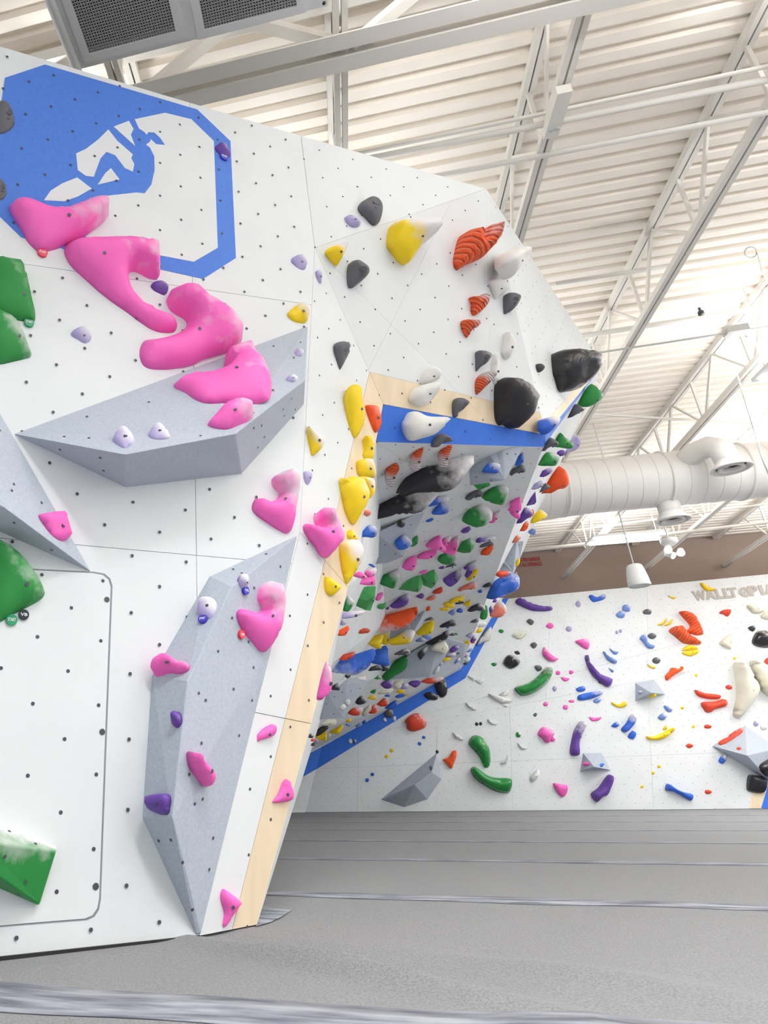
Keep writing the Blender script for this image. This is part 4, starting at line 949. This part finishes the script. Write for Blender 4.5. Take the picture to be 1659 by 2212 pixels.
Z5 G orange : 1530,190 1590,100 1650,70 1620,160
Z5 G red c.2 | red hold tucked under the slim grey volume : 1180,830 1220,785 1370,790 1340,850 1260,880 1200,865
Z5 G blue c.3 g | big blue rounded hold in front of the brown wall : 1040,1190 1090,1050 1180,920 1380,810 1480,830 1470,980 1380,1080 1250,1140 1130,1180
Z5 G sky c.4 | pale blue rounded hold against the big blue one : 1110,1060 1150,960 1190,920 1212,980 1190,1060 1140,1090
Z5 G yellow c.2 : 1470,720 1500,620 1535,590 1530,660 1500,710
Z5 G white c.2 : 1430,1000 1470,900 1485,790 1497,850 1475,980
Z5 G purple c.3 : 1180,1170 1260,1140 1320,1150 1270,1185
Z5 G purple : 1125,1240 1165,1190 1195,1220 1160,1255
Z5 G salmon c.6 | peach and orange rounded hold at the overhang's foot : 1085,1440 1190,1260 1250,1215 1310,1320 1290,1400 1180,1475
Z5 G purple c.5 : 1080,1340 1110,1295 1145,1340 1095,1425
Z5 G green | green leaf hold at the far end of the crease : 945,1490 960,1400 1030,1290 1050,1350 1040,1470 990,1510
# F continued
Z5 F pink c.1 | bright pink angular hold left of the pink arms : 130,410 230,310 340,250 370,310 400,400 440,440 390,475 250,440
Z5 F pink c.6 : 380,330 440,270 500,245 515,280 470,370 430,430 390,420
Z5 F pink c.4 : 370,480 470,440 530,400 530,330 590,260 635,270 610,380 590,480 530,520 450,505
Z5 F pink c.2 : 0,585 100,490 200,490 290,450 300,500 240,570 150,590
Z5 F green f c.3 | green faceted hold right of the pink arms : 590,490 640,400 700,320 800,285 880,370 860,430 800,510 700,518
Z5 F green c.35 : 310,620 340,560 410,510 560,520 605,570 530,650 430,680 350,660
Z5 F purple : 880,360 910,290 950,280 1000,320 1000,345
Z5 F lav c.8 : 960,300 1060,265 1160,265 1170,310 1060,335 990,340
Z5 F grey c.2 : 935,430 1000,365 1110,345 1150,390 1050,405
Z5 F orange c.1 | orange smooth hold near the crease, mid overhang : 945,530 1020,430 1140,400 1120,480 1060,535
Z5 F purple f : 655,200 710,130 790,115 815,160 770,210 700,225
Z5 F grey f : 410,740 480,690 560,650 605,705 500,725
Z5 F purple c.2 : 320,745 360,710 410,710 400,750
Z5 F purple c.5 | purple crescent hold mid overhang : 390,905 440,880 560,880 640,800 690,720 680,790 600,920 490,990 410,960
Z5 F purple c.5 | purple winged hold above the crescent : 690,740 760,690 905,600 890,690 800,820 740,870 715,850 750,760
Z5 F yellow | thin yellow sliver hold beside the winged purple hold : 725,915 790,850 860,760 915,750 880,830 800,890
Z5 F lgreen f | green faceted hold, right of an adjoining pair : 60,840 160,790 260,760 330,890 280,990 220,1045 100,1000
Z5 F pink : 25,800 80,775 160,770 130,820 90,830
Z5 F red c.1 : 225,1115 290,1050 370,1015 390,1070 340,1110
Z5 F salmon c.3 : 135,1215 190,1160 270,1125 290,1160 240,1210
Z5 F purple c.1 : 0,1165 60,1120 110,1150 70,1195
Z5 F salmon c.35 | salmon knobbly hold near the crease : 610,1080 680,1010 790,960 880,945 890,1010 840,1040 720,1050
Z5 F dark c.2 : 975,1025 1040,970 1090,945 1140,1000 1060,1010
Z5 F blue : 910,1095 950,1055 980,1085 950,1110
Z5 F yellow c.3 : 490,1240 550,1180 650,1160 720,1135 700,1200 640,1230 550,1250
Z5 F yellow c.2 : 400,1290 440,1240 510,1250 565,1300 520,1325 440,1325
Z5 F yellow : 330,1355 380,1330 490,1330 470,1365 390,1378
Z5 F yellow c.2 : 690,1290 740,1240 800,1205 810,1260 780,1300
Z5 F dark : 565,1260 640,1250 695,1240 690,1260 600,1275
Z5 F blue : 590,1390 630,1335 690,1360 670,1405
Z5 F sky c.4 : 470,1410 530,1360 590,1345 580,1400 530,1440
Z5 F dark c.35 | dark and grey teardrop hold at the lower crease : 755,1385 820,1310 920,1265 1020,1320 1000,1370 900,1365
Z4 F blue : 455,740 520,730 560,770 550,795
Z4 F pink c.1 : 190,950 240,890 320,865 400,940 440,990 350,995
Z4 F pink c.6 : 380,880 480,830 590,790 580,860 520,960 470,1000 420,940
Z4 F pink c.3 : 290,1080 380,1020 470,990 560,950 575,1050 540,1110 400,1110
Z4 F green c.5 | chalky green teardrop hold : 600,1040 700,940 850,870 1000,815 1005,960 960,1090 880,1145 760,1110
Z4 F lgreen f | green faceted hold, left of an adjoining pair : 990,1190 1130,1060 1250,965 1380,935 1450,1050 1400,1190 1350,1240 1200,1215
Z4 F lgreen f | largest green faceted hold near the plywood edge : 160,1310 300,1170 450,1130 595,1130 590,1330 500,1570 420,1560 250,1490
Z4 F green c.5 : 5,1500 40,1350 90,1290 180,1380 160,1480 90,1570 20,1580
Z4 F pink c.2 : 590,1380 600,1300 660,1250 730,1245 690,1330 640,1390
Z4 F pink c.1 | pink tooth-shaped hold under the wide grey volume : 1065,800 1130,670 1240,570 1300,590 1330,690 1280,800 1210,840
Z4 F lgreen f : 600,1500 660,1450 780,1425 790,1490 720,1550 650,1540
Z4 F purple : 770,1540 830,1480 825,1540
Z4 F purple c.35 | purple and white bean hold above the orange banana : 840,1480 960,1380 1090,1280 1170,1255 1210,1340 1130,1440 1010,1500 900,1495
Z4 F purple c.1 : 1310,1310 1390,1255 1450,1270 1460,1310 1400,1350
Z6 F lav c.7 : 260,270 300,200 450,160 640,140 650,180 540,230 380,270
Z6 F lav c.75 : 230,380 250,300 330,290 370,330 340,370
Z6 F orange c.1 : 190,540 270,460 390,385 370,470 310,548
Z6 F orange c.7 kd | long orange banana hold on the lower overhang : 620,395 720,330 900,260 1200,160 1500,80 1490,170 1400,280 1250,380 1050,450 900,470 700,440
Z6 F red c.1 : 545,515 640,430 740,450 700,510
Z6 F yellow c.25 | yellow tooth hold, left of two under the orange banana : 700,660 790,590 910,515 945,520 920,640 900,740 820,750
Z6 F yellow c.35 | yellow tooth hold, right of two under the orange banana : 930,580 980,500 1035,495 1040,580 1055,660 1000,700 940,680
Z6 F yellow c.6 | grey and yellow chalked hold on the dark-faced volume : 1055,620 1180,560 1330,460 1420,450 1480,490 1450,600 1380,680 1250,700 1090,705
Z6 F red c.3 : 235,935 310,870 390,850 500,800 460,880 390,930 300,950
Z6 F blue c.55 kd | long blue shark-shaped hold on the lower overhang : 105,1130 280,1020 500,900 700,800 810,770 760,920 640,1080 480,1170 370,1180 230,1150
Z6 F blue c.1 | dark blue fin hold beside the long blue hold : 740,980 800,820 920,740 1010,715 1020,830 1050,950 1040,1020 930,1030
Z6 F dark c.35 : 710,1120 800,1050 880,1030 940,1060 920,1110 800,1120
Z6 F dark c.4 : 930,1110 920,1030 990,1010 1060,1050 1040,1090 960,1130
Z6 F dark c.3 : 320,1190 360,1180 440,1185 400,1240 365,1245
Z6 F green c.15 | dark green banana hold on the lower overhang : 930,1240 1020,1110 1180,960 1310,865 1350,890 1320,1010 1220,1110 1080,1190
Z6 F lgreen c.5 : 815,1255 880,1195 935,1210 920,1260
Z6 F grey c.5 : 1140,860 1220,800 1330,755 1400,800 1370,850
Z7 F yellow c.1 | yellow hold right of the dark-faced volume : 130,710 210,610 330,510 410,505 400,600 360,680 260,710
Z7 F dark c.6 | grey-centred dark oval hold beside the low grey volume : 160,1030 240,940 320,900 320,960 250,1070 200,1120
Z7 F cream c.2 | white boulder-shaped hold on the low grey volume : 360,920 440,850 560,815 620,880 640,960 570,1035 480,1000 380,980
Z7 F black c.1 : 270,840 370,770 560,680 510,800 430,870 330,885
Z7 F dark c.35 : 500,800 560,690 650,650 630,740 580,800
Z7 F grey c.2 : 640,740 700,695 750,740
Z7 F green c.3 : 730,710 760,695 790,720 760,735
Z7 F sky c.35 : 215,740 290,710 380,740 370,790 300,800
Z7 F sky c.5 : 120,830 180,780 250,765 270,810 200,840
Z7 F dark c.35 : 495,610 580,540 690,495 770,530 740,580 620,590
Z7 F blue : 595,610 640,598 650,620 620,630
Z7 F grey f : 250,525 310,470 370,440 420,495 330,510
Z7 F orange : 285,360 310,290 350,280 355,340
Z7 F grey : 970,545 1020,500 1070,475 1110,520
Z7 F white c.3 : 1060,590 1080,540 1210,525 1220,570 1150,610
Z7 F lav c.4 : 905,745 960,710 1030,690 1020,740 970,780
Z7 F yellow c.2 : 1060,700 1090,640 1170,620 1150,680
Z7 G purple c.4 : 975,830 1010,770 1050,730 1060,800 1000,850
Z7 G red : 980,860 1050,830 1030,865
Z7 F yellow c.2 : 870,860 920,820 970,830 960,870
Z7 W white c.2 d.2 | white triangular hold on the far blue band : 1085,890 1120,790 1280,610 1300,640 1290,810 1180,850 1110,900
Z7 F purple c.3 : 655,980 700,910 790,890 805,940 720,1000
Z7 F lav c.6 : 590,1060 650,1010 750,1010 740,1060 660,1075
Z7 F yellow c.2 : 545,1130 600,1080 685,1085 640,1130 580,1145
Z7 F grey : 755,1030 790,1000 830,1030
Z7 F sky c.5 : 735,1180 750,1120 820,1090 810,1140
Z7 F white c.2 : 400,1350 430,1270 480,1215 500,1240 480,1310
Z7 F lav c.4 : 490,1215 520,1150 550,1190
Z7 G sky c.4 : 920,1000 990,930 1015,950 970,990
Z7 G lav c.4 : 880,1085 950,1015 960,1050 900,1080
Z7 G white c.2 : 870,1150 940,1060 970,1090 950,1140
Z7 G dark : 865,1180 940,1155 930,1185 890,1200
Z8 F dark c.4 : 455,310 520,255 580,215 600,270 580,320 520,320
Z8 F green c.7 | green-rimmed white hold on the deep grey volume : 730,200 800,160 950,130 940,190 880,240 790,235
Z8 F white c.3 : 585,560 640,510 690,550 640,600
Z8 F white c.3 : 670,480 720,445 750,490 710,540
Z8 F dark c.45 : 810,500 880,400 960,430 960,480 880,520
Z8 F green : 1010,350 1060,320 1100,315 1070,370
Z8 F yellow c.4 : 975,430 1040,395 1100,390 1100,440 1050,455
Z8 F purple c.3 : 1160,235 1220,195 1320,190 1310,270 1250,300 1200,290
Z8 F cream c.2 : 1330,230 1400,190 1470,190 1420,290 1330,290
Z8 F lav c.5 : 1400,300 1470,230 1540,240 1530,300
Z8 F purple c.1 : 1540,220 1659,190 1720,210 1659,270 1600,275
Z8 F cream c.2 | long cream hold above the far blue band : 1130,375 1180,320 1330,300 1300,350 1230,375
Z8 F blue : 1205,405 1250,380 1295,400 1260,418
Z8 F yellow c.1 : 1375,345 1410,315 1480,320 1490,360 1410,365
Z8 F blue c.2 : 1355,410 1420,380 1500,375 1480,410 1400,430
Z8 F yellow : 1500,400 1525,365 1540,400
Z8 F red c.55 : 715,650 760,580 860,560 910,560 900,620 830,670
Z8 F cream c.2 : 900,670 940,580 1020,510 1020,570 960,650
Z8 F red c.35 : 975,630 1020,560 1090,515 1120,600 1060,640
Z8 F red c.3 : 1105,520 1170,460 1230,430 1260,510 1200,550
Z8 F blue c.2 : 1200,570 1280,510 1370,460 1390,520 1330,570
Z8 W grey c.3 | grey knob on the far blue band : 1210,640 1260,590 1330,600 1330,690 1270,710 1215,680
Z8 W white c.4 : 1190,730 1220,700 1250,750 1220,765
Z8 W white c.4 : 1330,700 1370,680 1375,740 1340,745
Z8 W white c.5 : 710,1030 750,990 775,1040 750,1065
Z8 W grey c.5 : 780,1030 810,995 835,1040 800,1070
Z8 F sky c.3 : 810,820 860,780 910,790 850,835
Z8 F blue c.3 : 900,770 950,725 975,750 920,785
Z8 F cream c.1 | cream tube-shaped hold low behind the plywood edge : 300,800 340,740 440,735 545,725 530,800 450,815
Z8 F yellow c.1 | yellow fin hold lowest beside the plywood edge : 245,965 330,930 390,855 415,870 410,980 370,1005
Z8 F yellow c.2 : 450,900 540,850 645,795 600,890 560,915
Z8 F yellow c.2 : 680,755 720,715 755,720 750,770 710,755
Z8 F sky c.2 : 670,800 710,780 760,805 720,818
Z8 F white c.3 : 430,940 460,925 480,950 455,965
Z8 F dark c.4 : 150,960 200,920 230,950 190,985
Z8 F red c.3 : 185,1020 235,985 250,1010 210,1028
Z8 F lav c.5 : 240,1030 280,990 305,1020 270,1060
Z8 F dark c.2 : 190,1080 240,1040 250,1080 210,1095
Z8 F dark | flat dark hold low beside the plywood edge : 165,940 300,850 390,810 440,815 350,900 260,940
R5 F red c.5 : 410,950 460,935 590,915 570,940 480,965
# far wall
R5 W black c.35 g | upper of two black egg holds on the far blue band : 525,960 560,915 605,925 628,1000 620,1060 580,1085 550,1060 525,1000
R5 W black c.35 g | lower of two black egg holds on the far blue band : 433,1060 470,1035 520,1045 552,1080 530,1105 470,1098
R5 W purple c.3 | purple bar hold at the far wall's top left : 1180,310 1215,270 1300,310 1400,335 1475,340 1470,375 1340,380 1260,355
R5 W grey c.2 : 1270,460 1300,440 1335,465 1310,495
R5 W pink c.1 : 1427,500 1460,473 1495,495 1470,525
R5 W lav c.2 : 1595,520 1630,500 1642,530 1620,545
R5 W green c.2 : @1065,542,46,34
R5 W cream c.2 : 1150,570 1200,550 1270,545 1240,600 1190,605
R5 W grey c.2 : 1300,650 1335,630 1360,655 1330,685
R5 W dark : 1170,710 1200,700 1222,725 1195,735
R5 W black c.4 g | black bean hold at the far wall's left : 1080,790 1110,740 1150,735 1215,770 1210,815 1150,850 1095,825
R5 W pink c.6 | pale pink saddle hold above the upper green banana : 1400,700 1415,670 1450,710 1490,740 1533,765 1490,790 1440,775 1405,735
R5 W green c.3 : 980,805 1025,795 1030,815 1005,830
R5 W grey c.2 : 1335,825 1380,820 1400,850 1360,870
R5 W green g c.3 | glossy green banana hold, uppermost of three on the far wall : 1175,1000 1280,965 1370,900 1430,835 1475,860 1470,920 1410,990 1320,1050 1240,1070 1195,1045
R5 W pink : @1528,880,42,36
R5 W pink : @1635,875,42,38
R5 W pink : 1550,915 1600,920 1625,930 1600,950 1570,945
R5 W lav c.3 : @1500,1010,42,52
R5 W pink : @1427,1135,46,38
R5 W pink : @1590,1160,46,40
R5 W pink : @1640,1112,54,30
R5 W grey : @1343,1222,34,36
R5 W white : 790,905 830,910 870,910 840,950 820,935
R5 W white : 850,940 890,935 930,930 905,975 880,965
R5 W white | long white spike hold left of the upper green banana : 960,1050 1060,1070 1165,1105 1090,1130 1060,1130 1000,1090
R5 W white : 1040,1060 1130,1015 1115,1065 1080,1065
R5 W white : 1065,1140 1130,1130 1110,1165
R5 W white : 775,1120 820,1150 870,1180 840,1185 795,1160
R5 W white : 955,1255 1000,1280 1045,1295 1000,1305 965,1285
R5 W white : 670,1365 715,1385 765,1425 730,1430 690,1405
R5 W white : 1195,1450 1235,1475 1280,1495 1230,1505
R5 W white : 1055,1615 1095,1600 1120,1550 1110,1620
R5 W dark : @866,1298,30,32
R5 W dark : @898,1295,30,32
R5 W red c.35 | red lumpy heart-shaped hold at the far wall's left : 280,1275 310,1235 360,1208 410,1215 430,1250 460,1275 440,1330 350,1360 300,1340 295,1300
R5 W blue : @435,1406,34,30
R5 W blue : @402,1457,34,30
R5 W blue : @18,1708,34,30
R4 W blue : @490,1548,30,28
R5 W yellow : @175,1513,36,32
R5 W yellow : @135,1561,36,32
R5 W dark : @545,1525,30,34
R5 W grey c.2 : @497,1658,30,36
R5 W orange | orange three-armed hold beside the gem-shaped volume : 590,1585 640,1565 665,1520 700,1515 700,1560 680,1620 665,1660 640,1650 610,1610
R5 W green g c.3 | glossy green crescent hold, middle of three on the far wall : 800,1440 830,1395 880,1390 930,1425 970,1500 980,1580 970,1640 945,1655 920,1640 890,1570 840,1510 805,1470
R5 W green g | glossy green banana hold, lowest of three on the far wall : 815,1670 840,1643 880,1660 950,1710 1030,1735 1130,1738 1155,1760 1150,1820 1120,1860 1030,1850 930,1800 850,1740
R5 W green c.5 : @1207,1382,48,50
R5 W pink c.35 | pink lobed hold mid far wall : 1360,1380 1400,1320 1450,1330 1500,1370 1480,1410 1455,1450 1420,1445 1400,1415
R5 W pink c.4 : @1485,1420,45,55
R5 W white : 1295,1740 1330,1690 1375,1670 1365,1735 1320,1770
R5 W pink c.1 | bright pink shield hold near the far wall's foot : 1485,1785 1510,1778 1560,1790 1608,1800 1600,1860 1575,1890 1545,1885 1510,1840
R6 W blue c.4 | blue U-shaped hold near the far wall's top : 195,260 215,245 260,265 310,240 333,250 325,280 250,305 220,300
R6 W lav c.3 : @110,320,45,55
R6 W lav c.3 : @30,525,50,50
R6 W pink c.4 | pink double hold right of the pale pink saddle : 82,625 120,610 190,600 205,640 190,690 150,680 110,650
R6 W sky c.4 : @503,357,75,65
R6 W sky c.4 : @455,408,75,66
R6 W grey c.3 : @672,385,70,52
R6 W yellow : 835,250 880,262 915,265 885,282
R6 W yellow c.2 | yellow bar hold touching the grey lettering : 1100,155 1125,150 1160,180 1222,195 1215,212 1150,215
R6 W yellow : 750,488 800,470 830,435 820,475 780,498
R6 W yellow : 805,495 850,470 878,440 865,480 830,500
R6 W orange r6 c.3 | orange striped fish-shaped hold, upper of two : 930,385 980,380 1050,410 1090,470 1125,540 1125,570 1060,575 990,545 1020,500 960,430
R6 W orange r6 c.3 | orange striped fish-shaped hold, lower of two : 847,545 880,510 950,500 985,545 1050,590 1110,630 1100,650 1030,650 960,640 900,590
R6 W yellow : 958,690 1010,655 1070,670 1080,690 960,705
R6 W yellow : 958,712 1085,695 1085,720 1030,748 970,735
R6 W red c.1 : 1255,395 1290,370 1350,365 1350,400 1325,425 1290,405
R6 W cream : 1485,340 1510,320 1570,345 1630,370 1600,395 1540,400
R6 W cream : 1595,420 1650,380 1700,400 1700,450 1620,445
R6 W dark c.3 : 1490,515 1540,495 1555,525 1530,548
R6 W black c.35 g | black bulging hold at the far wall's right edge : 1525,620 1560,550 1610,535 1690,560 1690,665 1600,675 1540,655
R6 W cream | white horn hold left of the black bulging hold : 1260,640 1340,570 1360,590 1360,670 1340,690
R6 W lav c.3 : @425,552,30,32
R6 W lav c.3 : @456,540,30,34
R6 W grey c.3 : @710,580,70,55
R6 W sky c.4 | pale blue dog-bone hold left of the orange fish holds : 610,600 640,570 665,610 680,640 728,660 720,685 670,680 640,640
R6 W grey c.3 : @745,780,70,58
R6 W yellow : 668,810 700,825 745,838 730,850 690,838
R6 W sky c.3 : 360,680 400,705 440,710 420,735 390,725
R6 W sky c.3 : 305,700 350,740 425,785 400,808 340,770
R6 W sky c.2 : 345,830 370,850 400,865 385,882
R6 W purple c.4 | long purple banana hold on the far wall : 160,760 185,740 220,820 290,890 388,935 355,1000 270,950 200,870
R6 W grey c.3 : @290,957,40,36
R6 W orange c.2 | orange lumpy hold above the lower wall pyramid : 815,910 850,870 870,840 930,850 955,825 960,860 910,890 870,920 830,948
R6 W yellow : @1385,765,30,28
R6 W yellow : @1070,900,30,28
R6 W yellow : @958,1168,30,28
R6 W yellow : @1048,1322,30,28
R6 W yellow : @770,1648,32,28
R6 W yellow : @722,1700,32,28
R6 W yellow : @630,1812,32,28
R6 W red c.3 : @1340,998,62,42
R6 W red c.2 : @1165,1322,62,36
R6 W red : @1018,1478,62,38
R6 W red d.02 : @1425,1503,45,28
R6 W red : @1170,1855,62,40
R6 W red : 1625,785 1660,755 1690,775 1680,815 1640,810
R6 W blue c.3 : 88,1010 150,990 170,1010 160,1030 110,1040
R6 W blue c.4 | blue bar hold right of the small pink trio : 105,1070 180,1045 300,1030 305,1055 230,1090 120,1110
R6 W sky c.4 : 230,1105 290,1080 300,1100 270,1130 240,1125
R6 W yellow c.2 : 378,1120 440,1140 490,1115 505,1150 450,1170 400,1150
R6 W pink c.2 : 195,1240 250,1250 305,1240 280,1270 220,1278
R6 W purple c.5 | chalky purple bar hold standing on end : 130,1275 178,1300 150,1370 120,1450 120,1550 40,1545 60,1400 85,1330
R6 W blue c.4 : 375,1315 430,1275 445,1310 410,1330
R6 W blue c.5 | blue and white fin hold mid far wall : 455,1345 500,1290 540,1215 578,1240 570,1300 500,1370
R6 W blue c.2 : 510,1405 550,1355 583,1380 560,1425
R6 W sky c.6 : 755,1245 810,1200 835,1225 815,1265 780,1265
R6 W sky c.6 : 805,1150 850,1150 885,1185 850,1205 820,1185
R6 W yellow c.2 | long yellow bar hold mid far wall : 660,1400 730,1400 820,1360 880,1330 888,1355 800,1425 690,1430
R6 W yellow c.4 : 795,1350 830,1300 840,1340
R6 W lav c.5 d.03 : @620,1042,34,36
R6 W yellow d.03 : 680,1078 700,1060 740,1050 750,1065 710,1082
R6 W pink d.04 : @180,1628,55,34
R6 W blue d.03 : @298,1636,32,34
R6 W red c.2 | red bar hold, upper of a pair on the far wall's right : 1058,1020 1130,1045 1240,1058 1270,1070 1260,1095 1160,1095 1080,1070
R6 W red c.2 | red lobed hold, lower of a pair on the far wall's right : 1110,1150 1120,1120 1230,1115 1290,1095 1320,1120 1315,1155 1230,1180 1190,1205 1150,1205 1130,1180
R6 W cream d.3 | huge white banana hold, left of two at the far right : 1375,810 1420,800 1490,850 1550,960 1570,1040 1520,1140 1440,1245 1390,1245 1368,1215 1395,1080 1390,930
R6 W cream d.3 | huge white banana hold cut by the right edge : 1505,800 1540,785 1590,840 1700,920 1700,1090 1600,1030 1540,930
R6 W lav c.5 : @1560,1295,48,50
R6 W white c.3 : @1622,1325,60,52
R6 W red d.05 c.3 | red bar hold on the large pointed volume : 1255,1460 1300,1430 1440,1340 1452,1365 1350,1440 1280,1475
R6 W blue c.65 : 1250,1600 1290,1545 1318,1560 1310,1605 1285,1628
R6 W black c.1 g | black cushion hold over the plywood band : 1490,1730 1520,1712 1600,1725 1645,1760 1640,1840 1600,1868 1500,1850 1480,1820
R6 W black g d.1 | black rounded hold cut by the right edge on the pointed volume : 1580,1650 1640,1600 1700,1590 1700,1730 1640,1725
R6 W purple | purple boxy hold under the lower wall pyramid : 208,1872 270,1820 350,1715 390,1740 370,1830 350,1880 310,1895 260,1940
R6 W blue | blue bow-tie bar hold near the mats : 818,1840 835,1785 900,1825 970,1855 1043,1875 1030,1928 950,1885 880,1850
"""
for ln in DATA.strip().split('\n'):
    if ln.startswith('#') or not ln.strip(): continue
    hd, pt = ln.rsplit(' : ', 1); nm = ''
    if ' | ' in hd: hd, nm = hd.split(' | ', 1)
    t = hd.split(); zone, surf, col = t[:3]; kw = {}
    for x in t[3:]:
        if x == 'g': kw['gloss'] = True
        elif x == 'f': kw['facet_'] = True
        elif x[0] == 'c': kw['chalk_light'] = float(x[1:])
        elif x[0] == 'd': kw['depth'] = float(x[1:])
        elif x[0] == 'r': kw['ribs'] = int(x[1:])
        elif x == 'kd': kw['cdir'] = (-.25, 1)
        elif x == 'kr': kw['cdir'] = (1, .1)
        elif x[0] == 'a': kw['alpha'] = float(x[1:])
    if pt.strip().startswith('@'):
        ox, oy, k = ZN[zone]; a = [float(q) for q in pt.strip()[1:].split(',')]
        P = oval(ox + a[0] * k, oy + a[1] * k, a[2] * k, a[3] * k)
    else: P = zpts(zone, pt)
    hold(surf, col, P, nm.strip(), **kw)
# ---- labels: named holds keep their own words, the rest are told apart by their nearest named neighbour
CW = dict(lav='lavender', lgreen='bright green', sky='pale blue', dark='charcoal')
WALLN = {'A': 'left wall', 'B': 'narrow wall', 'C': 'prow', 'D': 'prow', 'K': 'blue lip', 'F': 'overhang', 'G': "overhang's right side", 'W': 'far wall'}
key = [h for h in HOLDS if h['name']]
# short landmark phrases are the named hold's words up to the first place word
def short(nm):
    for cut in (' on ', ' at ', ' near ', ' under ', ' above ', ' below ', ' beside ', ' between ', ' of ', ' by ', ', ', ' with ', ' around ', ' behind ', ' peeking ', ' standing ', ' tucked ', ' over ', ' across ', ' cut ', ' touching ', ' against ', ' in ', ' from '):
        if cut in nm and nm.index(cut) > 6: nm = nm[:nm.index(cut)]
    w = nm.split()
    while w[-1] in ('left', 'right', 'low', 'mid', 'high', 'just', 'deep', 'lowest', 'alone', 'highest', 'overhang', 'prow', 'far', 'wall'): w.pop()
    return ' '.join(w)
count = {}
for h in key: count[(h['surf'], short(h['name']))] = count.get((h['surf'], short(h['name'])), 0) + 1
lab = {}
for h in HOLDS:
    if h['name']: h['label'] = h['name']; continue
    near_ = sorted([k for k in key if k['surf'] == h['surf'] and count[(k['surf'], short(k['name']))] == 1 and len(short(k['name']).split()) >= 4], key=lambda k: (k['u'] - h['u']) ** 2 + (k['v'] - h['v']) ** 2)
    sz = 'tiny' if h['size'] < 13 else ('small' if h['size'] < 27 else 'medium')
    shp = 'faceted' if h['facet'] else ('elongated' if h['asp'] > 2.1 else ('oval' if h['asp'] > 1.45 else 'rounded'))
    base = '%s %s %s hold' % (sz, CW.get(h['col'], h['col']), shp)
    if near_:
        k = near_[0]; dx, dy = h['u'] - k['u'], h['v'] - k['v']
        if abs(dx) > 1.8 * abs(dy): dr = 'right of' if dx > 0 else 'left of'
        elif abs(dy) > 1.8 * abs(dx): dr = 'below' if dy > 0 else 'above'
        else: dr = ('lower' if dy > 0 else 'upper') + (' right of' if dx > 0 else ' left of')
        h['label'] = '%s, %s the %s' % (base, dr, short(k['name']))
    else: h['label'] = base + ' on the ' + WALLN[h['surf']]
    lab.setdefault(h['label'], []).append(h)
OR = ['second', 'third', 'fourth', 'fifth', 'sixth']
for l, hs in lab.items():
    if len(hs) > 1:
        hs.sort(key=lambda h: h['u'])
        for i, h in enumerate(hs):
            pre = 'leftmost' if i == 0 else ('rightmost' if i == len(hs) - 1 else OR[i - 1] + '-from-left'); h['label'] = pre + ' ' + l
for h in HOLDS:
    h['o']['label'] = h['label']; h['o']['group'] = 'climbing holds on the ' + WALLN[h['surf']]
# ---- grade and start tags tucked under the nearest hold
def tag_disc(u, v, rpx, col, text, tcol=None):
    h = min(HOLDS, key=lambda h: (h['u'] - u) ** 2 + (h['v'] - v) ** 2 - (0 if not h['name'] else 1))
    S, n = hit(u, v, GROUPS['A']); c = S + n * .012; x = V((0, 0, 1)).cross(n).normalized(); y = n.cross(x)
    r = rpx * (S - O).length / FPX * .92
    vs = [c + x * r * math.cos(t * .2618) + y * r * math.sin(t * .2618) for t in range(24)]
    o = prism('grade_tag', vs, n, .012, new_mat('tag_' + text.lower(), srgb(col), .4)); me = o.data
    for q in me.vertices: q.co -= h['C']
    o.parent = h['o']; o['label'] = text.lower() + ' route tag disc'
    t = text_obj('tag_text', text, M_WHITE, V((0, 0, 0)) + c - h['C'] - x * r * .66 - y * r * .3 + n * .001, x, y, r * .6, r * 1.32, .02, .001)
    t.parent = o
for a in ((91, 548, 11, (235, 60, 90), 'START'), (62, 699, 11, (20, 150, 100), 'START'), (24, 1340, 13, (20, 150, 100), 'START'), (50, 1329, 12, (25, 28, 45), 'VB'), (528, 1276, 10, (55, 50, 190), 'V5'),
          (439, 1340, 11, (70, 60, 190), 'START'), (519, 1371, 10, (235, 60, 90), 'START'), (483, 341, 9, (60, 55, 190), 'START')):
    tag_disc(*a)
